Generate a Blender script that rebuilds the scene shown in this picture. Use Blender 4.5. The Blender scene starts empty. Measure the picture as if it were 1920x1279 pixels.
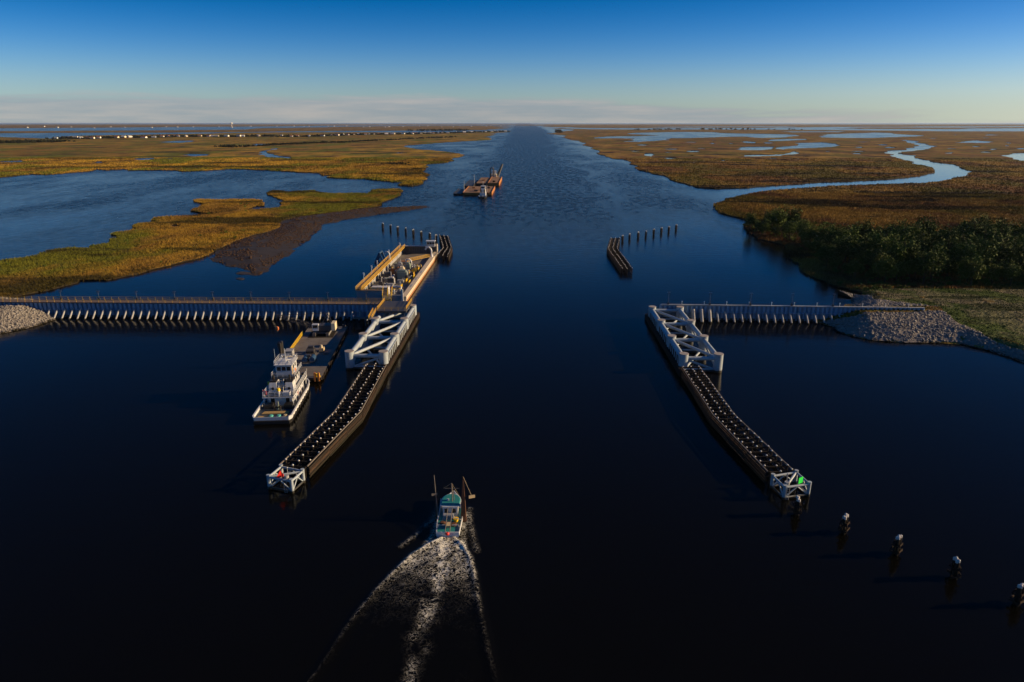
import bpy, math, random
import numpy as np
from mathutils import Vector, Matrix, noise as mnoise
from mathutils.geometry import delaunay_2d_cdt

R = math.radians
scene = bpy.context.scene
COL = scene.collection

# ------------------------------------------------------------------ camera
CAM_PITCH, CAM_YAW, CAM_HEIGHT = 17.74, 1.343, 60.0
cam_data = bpy.data.cameras.new('camera')
cam_data.sensor_width = 36.0
cam_data.lens = 24.0
cam_data.clip_start = 1.0
cam_data.clip_end = 200000.0
cam = bpy.data.objects.new('camera', cam_data)
cam.location = (0, 0, CAM_HEIGHT)
cam.rotation_euler = (R(90 - CAM_PITCH), 0, R(CAM_YAW))
COL.objects.link(cam)
scene.camera = cam

# ------------------------------------------------------------------ sky and sun
SUN_AZ, SUN_EL = 86.0, 16.0          # azimuth clockwise from +Y, elevation
SKY_STRENGTH, SKY_STRETCH = 0.066, 11.0
CLOUD = 4.9
world = bpy.data.worlds.new('World')
scene.world = world
world.use_nodes = True
wt = world.node_tree
wn, wl = wt.nodes, wt.links
wn.clear()
def wnode(t, **kw):
    n = wn.new(t)
    for k, v in kw.items(): setattr(n, k, v)
    return n
w_out = wnode('ShaderNodeOutputWorld')
w_bg = wnode('ShaderNodeBackground')
w_bg.inputs['Strength'].default_value = SKY_STRENGTH
w_tc = wnode('ShaderNodeTexCoord')
w_sep = wnode('ShaderNodeSeparateXYZ')
wl.new(w_tc.outputs['Generated'], w_sep.inputs[0])
w_abs = wnode('ShaderNodeMath', operation='MAXIMUM'); w_abs.inputs[1].default_value = 0.0
wl.new(w_sep.outputs['Z'], w_abs.inputs[0])
w_pow = wnode('ShaderNodeMath', operation='POWER'); w_pow.inputs[1].default_value = 1.9
wl.new(w_abs.outputs[0], w_pow.inputs[0])
w_zs = wnode('ShaderNodeMath', operation='MULTIPLY_ADD'); w_zs.inputs[1].default_value = SKY_STRETCH; w_zs.inputs[2].default_value = 0.03
wl.new(w_pow.outputs[0], w_zs.inputs[0])
w_com = wnode('ShaderNodeCombineXYZ')
wl.new(w_sep.outputs['X'], w_com.inputs['X']); wl.new(w_sep.outputs['Y'], w_com.inputs['Y']); wl.new(w_zs.outputs[0], w_com.inputs['Z'])
w_nrm = wnode('ShaderNodeVectorMath', operation='NORMALIZE')
wl.new(w_com.outputs[0], w_nrm.inputs[0])
w_sky = wnode('ShaderNodeTexSky', sky_type='NISHITA')
w_sky.sun_disc = False
w_sky.sun_elevation = R(SUN_EL)
w_sky.sun_rotation = R(SUN_AZ)
w_sky.altitude = 0.0
w_sky.air_density = 1.0
w_sky.dust_density = 0.6
w_sky.ozone_density = 3.6
wl.new(w_nrm.outputs[0], w_sky.inputs['Vector'])
w_hsv = wnode('ShaderNodeHueSaturation')
w_hsv.inputs['Saturation'].default_value = 1.35
w_wb = wnode('ShaderNodeMix', data_type='RGBA', blend_type='MULTIPLY'); w_wb.inputs['Factor'].default_value = 1.0; w_wb.inputs['B'].default_value = (1.0, 0.99, 1.12, 1)
wl.new(w_sky.outputs[0], w_wb.inputs['A']); wl.new(w_wb.outputs['Result'], w_hsv.inputs['Color'])
# low bank of thin evening cloud along the horizon, thinning out towards the sun
w_map = wnode('ShaderNodeMapping'); w_map.inputs['Scale'].default_value = (3.4, 3.4, 46.0)
wl.new(w_tc.outputs['Generated'], w_map.inputs['Vector'])
w_noi = wnode('ShaderNodeTexNoise'); w_noi.inputs['Scale'].default_value = 1.7; w_noi.inputs['Detail'].default_value = 10.0; w_noi.inputs['Roughness'].default_value = 0.6
wl.new(w_map.outputs[0], w_noi.inputs['Vector'])
w_top = wnode('ShaderNodeMapRange'); w_top.inputs['From Min'].default_value = 0.050; w_top.inputs['From Max'].default_value = 0.012
wl.new(w_sep.outputs['Z'], w_top.inputs['Value'])
w_east = wnode('ShaderNodeMapRange'); w_east.inputs['From Min'].default_value = 0.0; w_east.inputs['From Max'].default_value = 0.65; w_east.inputs['To Min'].default_value = 0.0; w_east.inputs['To Max'].default_value = -0.75
wl.new(w_sep.outputs['X'], w_east.inputs['Value'])
w_s0 = wnode('ShaderNodeMath', operation='ADD')
wl.new(w_top.outputs[0], w_s0.inputs[0]); wl.new(w_east.outputs[0], w_s0.inputs[1])
w_sum = wnode('ShaderNodeMath', operation='ADD')
wl.new(w_noi.outputs['Fac'], w_sum.inputs[0]); wl.new(w_s0.outputs[0], w_sum.inputs[1])
w_cm = wnode('ShaderNodeMapRange'); w_cm.interpolation_type = 'SMOOTHSTEP'
w_cm.inputs['From Min'].default_value = 0.86; w_cm.inputs['From Max'].default_value = 1.16; w_cm.inputs['To Max'].default_value = 0.62
wl.new(w_sum.outputs[0], w_cm.inputs['Value'])
w_mix = wnode('ShaderNodeMix', data_type='RGBA')
wl.new(w_cm.outputs[0], w_mix.inputs['Factor'])
wl.new(w_hsv.outputs[0], w_mix.inputs['A'])
w_cr = wnode('ShaderNodeValToRGB'); w_cr.color_ramp.elements[0].position = 0.42; w_cr.color_ramp.elements[0].color = (0.52, 0.58, 0.70, 1); w_cr.color_ramp.elements[1].position = 0.66; w_cr.color_ramp.elements[1].color = (0.86, 0.77, 0.78, 1)
wl.new(w_noi.outputs['Fac'], w_cr.inputs['Fac'])
w_cs = wnode('ShaderNodeVectorMath', operation='SCALE'); w_cs.inputs['Scale'].default_value = CLOUD
wl.new(w_cr.outputs['Color'], w_cs.inputs[0]); wl.new(w_cs.outputs[0], w_mix.inputs['B'])
wl.new(w_mix.outputs['Result'], w_bg.inputs['Color'])
wl.new(w_bg.outputs[0], w_out.inputs['Surface'])

sun_data = bpy.data.lights.new('sun', 'SUN')
sun_data.energy = 4.5
sun_data.angle = R(0.6)
sun_data.color = (1.0, 0.71, 0.40)
sun = bpy.data.objects.new('sun', sun_data)
sun.rotation_euler = (R(90 - SUN_EL), 0, R(180 - SUN_AZ))
COL.objects.link(sun)
vs = scene.view_settings
vs.view_transform = 'Standard'; vs.look = 'None'; vs.exposure = 0.8; vs.gamma = 1.0; vs.use_curve_mapping = False
scene.render.engine = 'CYCLES'
scene.cycles.max_bounces = 6
scene.cycles.volume_bounces = 0

# ------------------------------------------------------------------ materials
MATS = {}
def new_mat(name):
    m = bpy.data.materials.new(name); m.use_nodes = True
    MATS[name] = m
    nt = m.node_tree
    return m, nt, nt.nodes, nt.links, nt.nodes['Principled BSDF']
def N(nt, t, **kw):
    n = nt.nodes.new(t)
    for k, v in kw.items(): setattr(n, k, v)
    return n
def noise_node(nt, vec, scale, detail=4, rough=0.55):
    n = N(nt, 'ShaderNodeTexNoise'); n.inputs['Scale'].default_value = scale
    n.inputs['Detail'].default_value = detail; n.inputs['Roughness'].default_value = rough
    nt.links.new(vec, n.inputs['Vector']); return n.outputs['Fac']
def ramp(nt, fac, stops):
    r = N(nt, 'ShaderNodeValToRGB'); e = r.color_ramp.elements
    while len(e) < len(stops): e.new(0.5)
    for i, (p, c) in enumerate(stops):
        e[i].position = p; e[i].color = (c[0], c[1], c[2], 1)
    nt.links.new(fac, r.inputs['Fac']); return r.outputs['Color']
def mixc(nt, fac, a, b, mode='MIX'):
    m = N(nt, 'ShaderNodeMix', data_type='RGBA'); m.blend_type = mode
    if isinstance(fac, (int, float)): m.inputs['Factor'].default_value = fac
    else: nt.links.new(fac, m.inputs['Factor'])
    for s, v in (('A', a), ('B', b)):
        if isinstance(v, tuple): m.inputs[s].default_value = (*v, 1)
        else: nt.links.new(v, m.inputs[s])
    return m.outputs['Result']
def paint(name, col, wear=None, rough=0.5, metal=0.0, scale=0.6, amount=0.5, bump=0.02, lo=0.5, hi=0.75, streak=None, tide=None):
    """painted or weathered surface: base colour, blotches of a second tone, fine relief"""
    m, nt, ns, ls, b = new_mat(name)
    pos = N(nt, 'ShaderNodeNewGeometry').outputs['Position']
    wear = wear or tuple(c * 0.6 for c in col)
    f = noise_node(nt, pos, scale, 6, 0.65)
    c = ramp(nt, f, [(lo, col), (hi, tuple(a * (1 - amount) + w * amount for a, w in zip(col, wear)))])
    g = noise_node(nt, pos, scale * 7, 3)
    c = mixc(nt, 0.25, c, ramp(nt, g, [(0.35, tuple(x * 0.75 for x in col)), (0.65, tuple(min(1, x * 1.15) for x in col))]))
    if streak:                                   # rust runs down the surface
        sm = N(nt, 'ShaderNodeMapping'); sm.inputs['Scale'].default_value = (1.0, 1.0, 0.16); ls.new(pos, sm.inputs['Vector'])
        c = mixc(nt, ramp(nt, noise_node(nt, sm.outputs[0], 1.1, 6, 0.7), [(0.56, (0, 0, 0)), (0.70, (0.7, 0.7, 0.7))]), c, streak)
    if tide:                                     # weed and wet stain up to the high-water mark
        tz = N(nt, 'ShaderNodeSeparateXYZ'); ls.new(pos, tz.inputs[0])
        ta = N(nt, 'ShaderNodeMath', operation='MULTIPLY_ADD'); ta.inputs[1].default_value = 0.9; ls.new(f, ta.inputs[0]); ls.new(tz.outputs['Z'], ta.inputs[2])
        tr_ = N(nt, 'ShaderNodeMapRange'); tr_.inputs['From Min'].default_value = tide+0.62; tr_.inputs['From Max'].default_value = tide+0.38; ls.new(ta.outputs[0], tr_.inputs['Value'])
        c = mixc(nt, tr_.outputs[0], c, (0.018, 0.017, 0.011))
    ls.new(c, b.inputs['Base Color'])
    b.inputs['Roughness'].default_value = rough; b.inputs['Metallic'].default_value = metal
    if rough > 0.8: b.inputs['Specular IOR Level'].default_value = 0.15
    bp = N(nt, 'ShaderNodeBump'); bp.inputs['Strength'].default_value = 0.4; bp.inputs['Distance'].default_value = bump
    ls.new(g, bp.inputs['Height']); ls.new(bp.outputs[0], b.inputs['Normal'])
    return m
paint('steel_white', (0.31, 0.37, 0.42), (0.20, 0.205, 0.20), 0.5, scale=0.35, amount=0.5, streak=(0.15, 0.09, 0.05), tide=0.5)
paint('steel_top', (0.30, 0.27, 0.24), (0.18, 0.15, 0.13), 0.6, scale=0.8, amount=0.6)
paint('steel_grey', (0.30, 0.31, 0.32), (0.18, 0.15, 0.12), 0.5, scale=0.5)
paint('steel_dark', (0.045, 0.045, 0.05), (0.08, 0.05, 0.03), 0.55, scale=0.6)
paint('blue_steel', (0.02, 0.06, 0.13), (0.03, 0.05, 0.07), 0.5)
paint('concrete', (0.33, 0.34, 0.34), (0.18, 0.17, 0.155), 0.85, scale=0.4, amount=0.6, streak=(0.14, 0.12, 0.10), tide=0.35)
paint('wall_steel', (0.19, 0.31, 0.45), (0.10, 0.14, 0.19), 0.6, scale=0.5, amount=0.6, streak=(0.08, 0.09, 0.10))
paint('wall_low', (0.035, 0.033, 0.03), (0.02, 0.018, 0.015), 0.8, scale=0.5)
paint('deck_brown', (0.15, 0.115, 0.10), (0.12, 0.09, 0.07), 0.85, scale=0.5)
paint('rail_yellow', (0.58, 0.35, 0.04), (0.35, 0.17, 0.03), 0.5, scale=1.2, amount=0.5)
paint('bright_yellow', (0.80, 0.52, 0.02), (0.5, 0.3, 0.03), 0.5, scale=1.2)
paint('timber_mid', (0.060, 0.036, 0.022), (0.016, 0.011, 0.008), 0.9, scale=1.1, amount=0.9, lo=0.40, hi=0.62, tide=0.4)
paint('timber_dark', (0.022, 0.018, 0.014), (0.05, 0.035, 0.022), 0.85, scale=0.8, amount=0.8)
paint('timber_brown', (0.033, 0.021, 0.015), (0.010, 0.008, 0.006), 0.9, scale=0.9, amount=0.9, lo=0.40, hi=0.62, tide=0.4)
paint('timber_grey', (0.15, 0.135, 0.12), (0.06, 0.05, 0.045), 0.9, scale=1.2, amount=0.7)
paint('pile_cap', (0.50, 0.49, 0.47), (0.35, 0.32, 0.28), 0.6, scale=2.0)
paint('hull_black', (0.012, 0.012, 0.013), (0.05, 0.03, 0.02), 0.5, scale=0.5)
paint('hull_cream', (0.55, 0.47, 0.34), (0.36, 0.20, 0.10), 0.55, scale=0.5, amount=0.7)
paint('boat_white', (0.52, 0.55, 0.58), (0.42, 0.38, 0.32), 0.45, scale=0.9, amount=0.6, streak=(0.36, 0.27, 0.19))
paint('deck_navy', (0.02, 0.035, 0.06), (0.03, 0.03, 0.03), 0.6)
paint('deck_grey', (0.14, 0.13, 0.12), (0.07, 0.055, 0.045), 0.8, scale=0.35, amount=0.8, lo=0.42, hi=0.62)
paint('deck_rust', (0.26, 0.17, 0.105), (0.13, 0.06, 0.03), 0.85, scale=0.2, amount=0.8, lo=0.42, hi=0.62)
paint('rust_orange', (0.34, 0.13, 0.03), (0.16, 0.06, 0.02), 0.8, scale=0.3, amount=0.8)
paint('tan_board', (0.40, 0.28, 0.12), (0.26, 0.17, 0.08), 0.85, scale=1.5)
paint('teal', (0.02, 0.20, 0.19), (0.015, 0.12, 0.12), 0.5, scale=1.0)
paint('teal_net', (0.10, 0.42, 0.36), (0.05, 0.2, 0.18), 0.9, scale=3.0)
paint('cream_machine', (0.62, 0.55, 0.38), (0.4, 0.3, 0.2), 0.55, scale=1.0)
paint('machine_green', (0.20, 0.25, 0.21), (0.12, 0.13, 0.11), 0.5, scale=1.0)
paint('red', (0.55, 0.03, 0.02), (0.35, 0.03, 0.02), 0.5)
paint('sign_red', (0.85, 0.03, 0.015), (0.7, 0.03, 0.015), 0.5)
paint('sign_green', (0.015, 0.85, 0.07), (0.01, 0.75, 0.05), 0.5)
paint('orange', (0.75, 0.22, 0.06), (0.5, 0.15, 0.05), 0.5)
paint('net_brown', (0.10, 0.05, 0.03), (0.06, 0.03, 0.02), 0.95, scale=3.0)
paint('rope', (0.45, 0.36, 0.22), (0.3, 0.22, 0.14), 0.9, scale=3.0)
paint('roof_grey', (0.30, 0.30, 0.31), (0.2, 0.2, 0.2), 0.7, scale=0.3)
paint('roof_red', (0.22, 0.09, 0.06), (0.15, 0.06, 0.05), 0.8, scale=0.3)
paint('roof_white', (0.72, 0.70, 0.66), (0.6, 0.58, 0.55), 0.6, scale=0.3)
paint('house_white', (0.80, 0.76, 0.68), (0.7, 0.66, 0.58), 0.7, scale=0.3)
paint('house_cream', (0.72, 0.62, 0.42), (0.6, 0.52, 0.36), 0.7, scale=0.3)
paint('house_blue', (0.45, 0.52, 0.56), (0.36, 0.42, 0.46), 0.7, scale=0.3)
paint('trunk', (0.07, 0.05, 0.035), (0.04, 0.03, 0.02), 0.95, scale=2.0)
paint('mud', (0.019, 0.013, 0.009), (0.009, 0.006, 0.005), 0.75, scale=0.12, amount=0.7, bump=0.25)
paint('bank_mud_shade', (0.022, 0.018, 0.012), (0.012, 0.01, 0.008), 0.95, scale=0.5)  # mud bank, darkened for the shaded side and reflection under the marsh edge
paint('debris', (0.070, 0.041, 0.025), (0.016, 0.011, 0.008), 0.9, scale=0.8, amount=0.9, lo=0.4, hi=0.62)
paint('rock', (0.27, 0.255, 0.235), (0.075, 0.072, 0.07), 0.9, scale=0.9, amount=0.9, lo=0.38, hi=0.64, tide=0.35)
paint('rock_bed', (0.22, 0.20, 0.18), (0.12, 0.11, 0.10), 0.95, scale=0.8, amount=0.8, bump=0.3)
m, nt, ns, ls, b = new_mat('glass_dark')
b.inputs['Base Color'].default_value = (0.01, 0.013, 0.016, 1); b.inputs['Roughness'].default_value = 0.08

def marsh_material(name, gold, brown, green, dark, gscale=1.0):
    m, nt, ns, ls, b = new_mat(name)
    pos = N(nt, 'ShaderNodeNewGeometry').outputs['Position']
    mp = N(nt, 'ShaderNodeMapping'); mp.inputs['Scale'].default_value = (1.0, 0.55, 0.0); ls.new(pos, mp.inputs['Vector'])
    p = mp.outputs[0]
    big = noise_node(nt, p, 0.0022 * gscale, 7, 0.6)
    mid = noise_node(nt, p, 0.016 * gscale, 8, 0.66)
    fine = noise_node(nt, p, 0.16 * gscale, 5, 0.7)
    c = ramp(nt, mid, [(0.36, dark), (0.43, brown), (0.52, gold), (0.64, tuple(x * 1.3 for x in gold))])
    c = mixc(nt, ramp(nt, big, [(0.44, (0, 0, 0)), (0.58, (0.7, 0.7, 0.7))]), c, brown)
    big2 = noise_node(nt, p, 0.0095 * gscale, 7, 0.62)
    c = mixc(nt, ramp(nt, big2, [(0.49, (0, 0, 0)), (0.56, (0.9, 0.9, 0.9))]), c, green)
    mp2 = N(nt, 'ShaderNodeMapping'); mp2.inputs['Scale'].default_value = (0.45, 1.5, 0.0); mp2.inputs['Location'].default_value = (731, 217, 0); ls.new(pos, mp2.inputs['Vector'])
    strk = noise_node(nt, mp2.outputs[0], 0.011 * gscale, 8, 0.68)
    c = mixc(nt, ramp(nt, strk, [(0.525, (0, 0, 0)), (0.585, (0.92, 0.92, 0.92))]), c, dark)
    c = mixc(nt, ramp(nt, fine, [(0.34, (0.6, 0.6, 0.6)), (0.48, (0, 0, 0))]), c, dark)
    ls.new(c, b.inputs['Base Color'])
    b.inputs['Roughness'].default_value = 0.95
    b.inputs['Specular IOR Level'].default_value = 0.1
    bp = N(nt, 'ShaderNodeBump'); bp.inputs['Strength'].default_value = 0.9; bp.inputs['Distance'].default_value = 1.1
    ls.new(noise_node(nt, pos, 0.45, 4, 0.7), bp.inputs['Height']); ls.new(bp.outputs[0], b.inputs['Normal'])
    return m
marsh_material('marsh_gold', (0.33, 0.205, 0.028), (0.185, 0.105, 0.025), (0.110, 0.125, 0.015), (0.034, 0.029, 0.009))
marsh_material('marsh_russet', (0.265, 0.165, 0.032), (0.155, 0.074, 0.027), (0.120, 0.098, 0.016), (0.022, 0.016, 0.008))  # redder and darker than the gold: backlit look put into the grass colour
marsh_material('lawn', (0.060, 0.105, 0.014), (0.20, 0.17, 0.10), (0.050, 0.085, 0.012), (0.025, 0.036, 0.008), 6.0)

def leaf_material(name, lo, hi):
    m, nt, ns, ls, b = new_mat(name)
    pos = N(nt, 'ShaderNodeNewGeometry').outputs['Position']
    oi = N(nt, 'ShaderNodeObjectInfo').outputs['Random']
    f = noise_node(nt, pos, 0.55, 3, 0.7)
    c = ramp(nt, f, [(0.32, lo), (0.68, hi)])
    c = mixc(nt, 0.35, c, ramp(nt, oi, [(0.0, tuple(x * 0.6 for x in lo)), (1.0, tuple(x * 1.3 for x in hi))]))
    ls.new(c, b.inputs['Base Color']); b.inputs['Roughness'].default_value = 0.8
    b.inputs['Specular IOR Level'].default_value = 0.15
    return m
leaf_material('leaf', (0.016, 0.035, 0.007), (0.080, 0.122, 0.017))
leaf_material('leaf_light', (0.028, 0.048, 0.008), (0.095, 0.120, 0.016))
leaf_material('shrub_leaf', (0.025, 0.045, 0.009), (0.10, 0.135, 0.018))
leaf_material('far_leaf', (0.010, 0.013, 0.007), (0.026, 0.028, 0.011))

WR0, WR1 = 0.10, 0.29
def water_material(name, foam=False):
    m, nt, ns, ls, b = new_mat(name)
    pos = N(nt, 'ShaderNodeNewGeometry').outputs['Position']
    sep = N(nt, 'ShaderNodeSeparateXYZ'); ls.new(pos, sep.inputs[0])
    b.inputs['Base Color'].default_value = (0.0026, 0.0025, 0.0017, 1)
    b.inputs['IOR'].default_value = 1.333; b.inputs['Specular IOR Level'].default_value = 0.13
    # wind-ruffled water in the open channel, calmer slicks towards the banks
    cx = N(nt, 'ShaderNodeMath', operation='ADD'); cx.inputs[1].default_value = 2.0; ls.new(sep.outputs['X'], cx.inputs[0])
    ab = N(nt, 'ShaderNodeMath', operation='ABSOLUTE'); ls.new(cx.outputs[0], ab.inputs[0])
    mp = N(nt, 'ShaderNodeMapping'); mp.inputs['Scale'].default_value = (1.0, 0.35, 1.0); ls.new(pos, mp.inputs['Vector'])
    sl = noise_node(nt, mp.outputs[0], 0.012, 8, 0.62)
    # the ruffled lane wanders and widens with distance
    wob = N(nt, 'ShaderNodeMath', operation='MULTIPLY_ADD'); wob.inputs[1].default_value = 260.0; wob.inputs[2].default_value = -130.0; ls.new(sl, wob.inputs[0])
    wid = N(nt, 'ShaderNodeMath', operation='MULTIPLY_ADD'); wid.inputs[1].default_value = -0.016; ls.new(sep.outputs['Y'], wid.inputs[0]); ls.new(wob.outputs[0], wid.inputs[2])
    aw = N(nt, 'ShaderNodeMath', operation='ADD'); ls.new(ab.outputs[0], aw.inputs[0]); ls.new(wid.outputs[0], aw.inputs[1])
    ch = N(nt, 'ShaderNodeMapRange'); ch.interpolation_type = 'SMOOTHSTEP'
    ch.inputs['From Min'].default_value = 78; ch.inputs['From Max'].default_value = 25; ls.new(aw.outputs[0], ch.inputs['Value'])
    slm = N(nt, 'ShaderNodeMapRange'); slm.interpolation_type = 'SMOOTHSTEP'; slm.inputs['From Min'].default_value = 0.38; slm.inputs['From Max'].default_value = 0.62; slm.inputs['To Min'].default_value = 0.42; slm.inputs['To Max'].default_value = 0.95
    ls.new(sl, slm.inputs['Value'])
    mx = N(nt, 'ShaderNodeMath', operation='MAXIMUM'); ls.new(ch.outputs[0], mx.inputs[0]); ls.new(slm.outputs[0], mx.inputs[1])
    # creeks and pools inside the right marsh lie sheltered and glassy
    she = N(nt, 'ShaderNodeMapRange'); she.interpolation_type = 'SMOOTHSTEP'; she.inputs['From Min'].default_value = 120; she.inputs['From Max'].default_value = 230
    she.inputs['To Min'].default_value = 1.0; she.inputs['To Max'].default_value = 0.0; ls.new(sep.outputs['X'], she.inputs['Value'])
    shy = N(nt, 'ShaderNodeMapRange'); shy.interpolation_type = 'SMOOTHSTEP'; shy.inputs['From Min'].default_value = 1100; shy.inputs['From Max'].default_value = 1900; shy.inputs['To Max'].default_value = 0.75; ls.new(sep.outputs['Y'], shy.inputs['Value'])
    shm = N(nt, 'ShaderNodeMath', operation='MAXIMUM'); ls.new(she.outputs[0], shm.inputs[0]); ls.new(shy.outputs[0], shm.inputs[1]); she = shm
    mx0 = mx; mx = N(nt, 'ShaderNodeMath', operation='MULTIPLY'); ls.new(mx0.outputs[0], mx.inputs[0]); ls.new(she.outputs[0], mx.inputs[1])
    amp = N(nt, 'ShaderNodeMapRange'); amp.inputs['To Min'].default_value = 0.12; amp.inputs['To Max'].default_value = 0.36
    ls.new(mx.outputs[0], amp.inputs['Value'])
    near = N(nt, 'ShaderNodeMapRange'); near.interpolation_type = 'SMOOTHSTEP'
    near.inputs['From Min'].default_value = 170; near.inputs['From Max'].default_value = 420
    near.inputs['To Min'].default_value = 0.5; near.inputs['To Max'].default_value = 1.0
    ls.new(sep.outputs['Y'], near.inputs['Value'])
    am2 = N(nt, 'ShaderNodeMath', operation='MULTIPLY'); ls.new(amp.outputs[0], am2.inputs[0]); ls.new(near.outputs[0], am2.inputs[1])
    w1 = N(nt, 'ShaderNodeMapping'); w1.inputs['Scale'].default_value = (0.45, 1.0, 1.0); w1.inputs['Rotation'].default_value = (0, 0, 0.12)
    ls.new(pos, w1.inputs['Vector'])
    h1 = noise_node(nt, w1.outputs[0], 0.4, 6, 0.6)
    bp = N(nt, 'ShaderNodeBump'); bp.inputs['Distance'].default_value = 0.55
    ls.new(am2.outputs[0], bp.inputs['Strength']); ls.new(h1, bp.inputs['Height'])
    ls.new(bp.outputs[0], b.inputs['Normal'])
    ro = N(nt, 'ShaderNodeMapRange'); ro.inputs['To Min'].default_value = WR0; ro.inputs['To Max'].default_value = WR1
    ls.new(mx.outputs[0], ro.inputs['Value'])
    rn = N(nt, 'ShaderNodeMapRange'); rn.interpolation_type = 'SMOOTHSTEP'
    rn.inputs['From Min'].default_value = 150; rn.inputs['From Max'].default_value = 560; rn.inputs['To Min'].default_value = 0.28; rn.inputs['To Max'].default_value = 1.0
    ls.new(sep.outputs['Y'], rn.inputs['Value'])
    # cat's-paws: gusts roughen the surface in short cross-wind bands
    gm_ = N(nt, 'ShaderNodeMapping'); gm_.inputs['Scale'].default_value = (0.21, 0.085, 1.0); gm_.inputs['Rotation'].default_value = (0, 0, 0.15); ls.new(pos, gm_.inputs['Vector'])
    gu = N(nt, 'ShaderNodeMapRange'); gu.inputs['From Min'].default_value = 0.32; gu.inputs['From Max'].default_value = 0.68; gu.inputs['To Min'].default_value = 0.66; gu.inputs['To Max'].default_value = 1.3
    ls.new(noise_node(nt, gm_.outputs[0], 1.0, 7, 0.68), gu.inputs['Value'])
    rg_ = N(nt, 'ShaderNodeMath', operation='MULTIPLY'); ls.new(ro.outputs[0], rg_.inputs[0]); ls.new(gu.outputs[0], rg_.inputs[1]); ro = rg_
    rm_ = N(nt, 'ShaderNodeMath', operation='MULTIPLY'); ls.new(ro.outputs[0], rm_.inputs[0]); ls.new(rn.outputs[0], rm_.inputs[1])
    rs = N(nt, 'ShaderNodeMath', operation='MULTIPLY_ADD'); rs.inputs[1].default_value = 0.75; rs.inputs[2].default_value = 0.25; ls.new(she.outputs[0], rs.inputs[0])
    rq = N(nt, 'ShaderNodeMath', operation='MULTIPLY'); ls.new(rm_.outputs[0], rq.inputs[0]); ls.new(rs.outputs[0], rq.inputs[1])
    ls.new(rq.outputs[0], b.inputs['Roughness'])
    if foam:
        at = N(nt, 'ShaderNodeAttribute'); at.attribute_name = 'foam'
        wp = N(nt, 'ShaderNodeTexNoise'); wp.inputs['Scale'].default_value = 0.9; wp.inputs['Detail'].default_value = 3; ls.new(pos, wp.inputs['Vector'])
        va = N(nt, 'ShaderNodeVectorMath', operation='MULTIPLY_ADD'); va.inputs[1].default_value = (1.6, 1.6, 0); ls.new(wp.outputs['Color'], va.inputs[0]); ls.new(pos, va.inputs[2])
        nn = noise_node(nt, va.outputs[0], 2.0, 9, 0.7)
        rg = N(nt, 'ShaderNodeMath', operation='SUBTRACT'); rg.inputs[1].default_value = 0.5; ls.new(nn, rg.inputs[0])
        ra = N(nt, 'ShaderNodeMath', operation='ABSOLUTE'); ls.new(rg.outputs[0], ra.inputs[0])      # lacy filaments
        th = N(nt, 'ShaderNodeMath', operation='MULTIPLY'); th.inputs[1].default_value = 0.055; ls.new(at.outputs['Fac'], th.inputs[0])
        df = N(nt, 'ShaderNodeMath', operation='SUBTRACT'); ls.new(th.outputs[0], df.inputs[0]); ls.new(ra.outputs[0], df.inputs[1])
        fm = N(nt, 'ShaderNodeMapRange'); fm.inputs['From Min'].default_value = -0.016; fm.inputs['From Max'].default_value = 0.045; fm.inputs['To Max'].default_value = 0.9; ls.new(df.outputs[0], fm.inputs['Value'])
        gt = N(nt, 'ShaderNodeMapRange'); gt.inputs['From Min'].default_value = 0.015; gt.inputs['From Max'].default_value = 0.3; ls.new(at.outputs['Fac'], gt.inputs['Value'])
        gm = N(nt, 'ShaderNodeMath', operation='MULTIPLY'); ls.new(fm.outputs[0], gm.inputs[0]); ls.new(gt.outputs[0], gm.inputs[1])
        fb = N(nt, 'ShaderNodeBsdfPrincipled'); fb.inputs['Base Color'].default_value = (0.74, 0.74, 0.66, 1); fb.inputs['Roughness'].default_value = 0.9
        fbp = N(nt, 'ShaderNodeBump'); fbp.inputs['Strength'].default_value = 1.0; fbp.inputs['Distance'].default_value = 0.25; ls.new(nn, fbp.inputs['Height']); ls.new(fbp.outputs[0], fb.inputs['Normal'])
        ms = N(nt, 'ShaderNodeMixShader'); ls.new(gm.outputs[0], ms.inputs[0]); ls.new(b.outputs[0], ms.inputs[1]); ls.new(fb.outputs[0], ms.inputs[2])
        ls.new(ms.outputs[0], nt.nodes['Material Output'].inputs['Surface'])
    return m
water_material('water')
water_material('wake_water', True)

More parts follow.
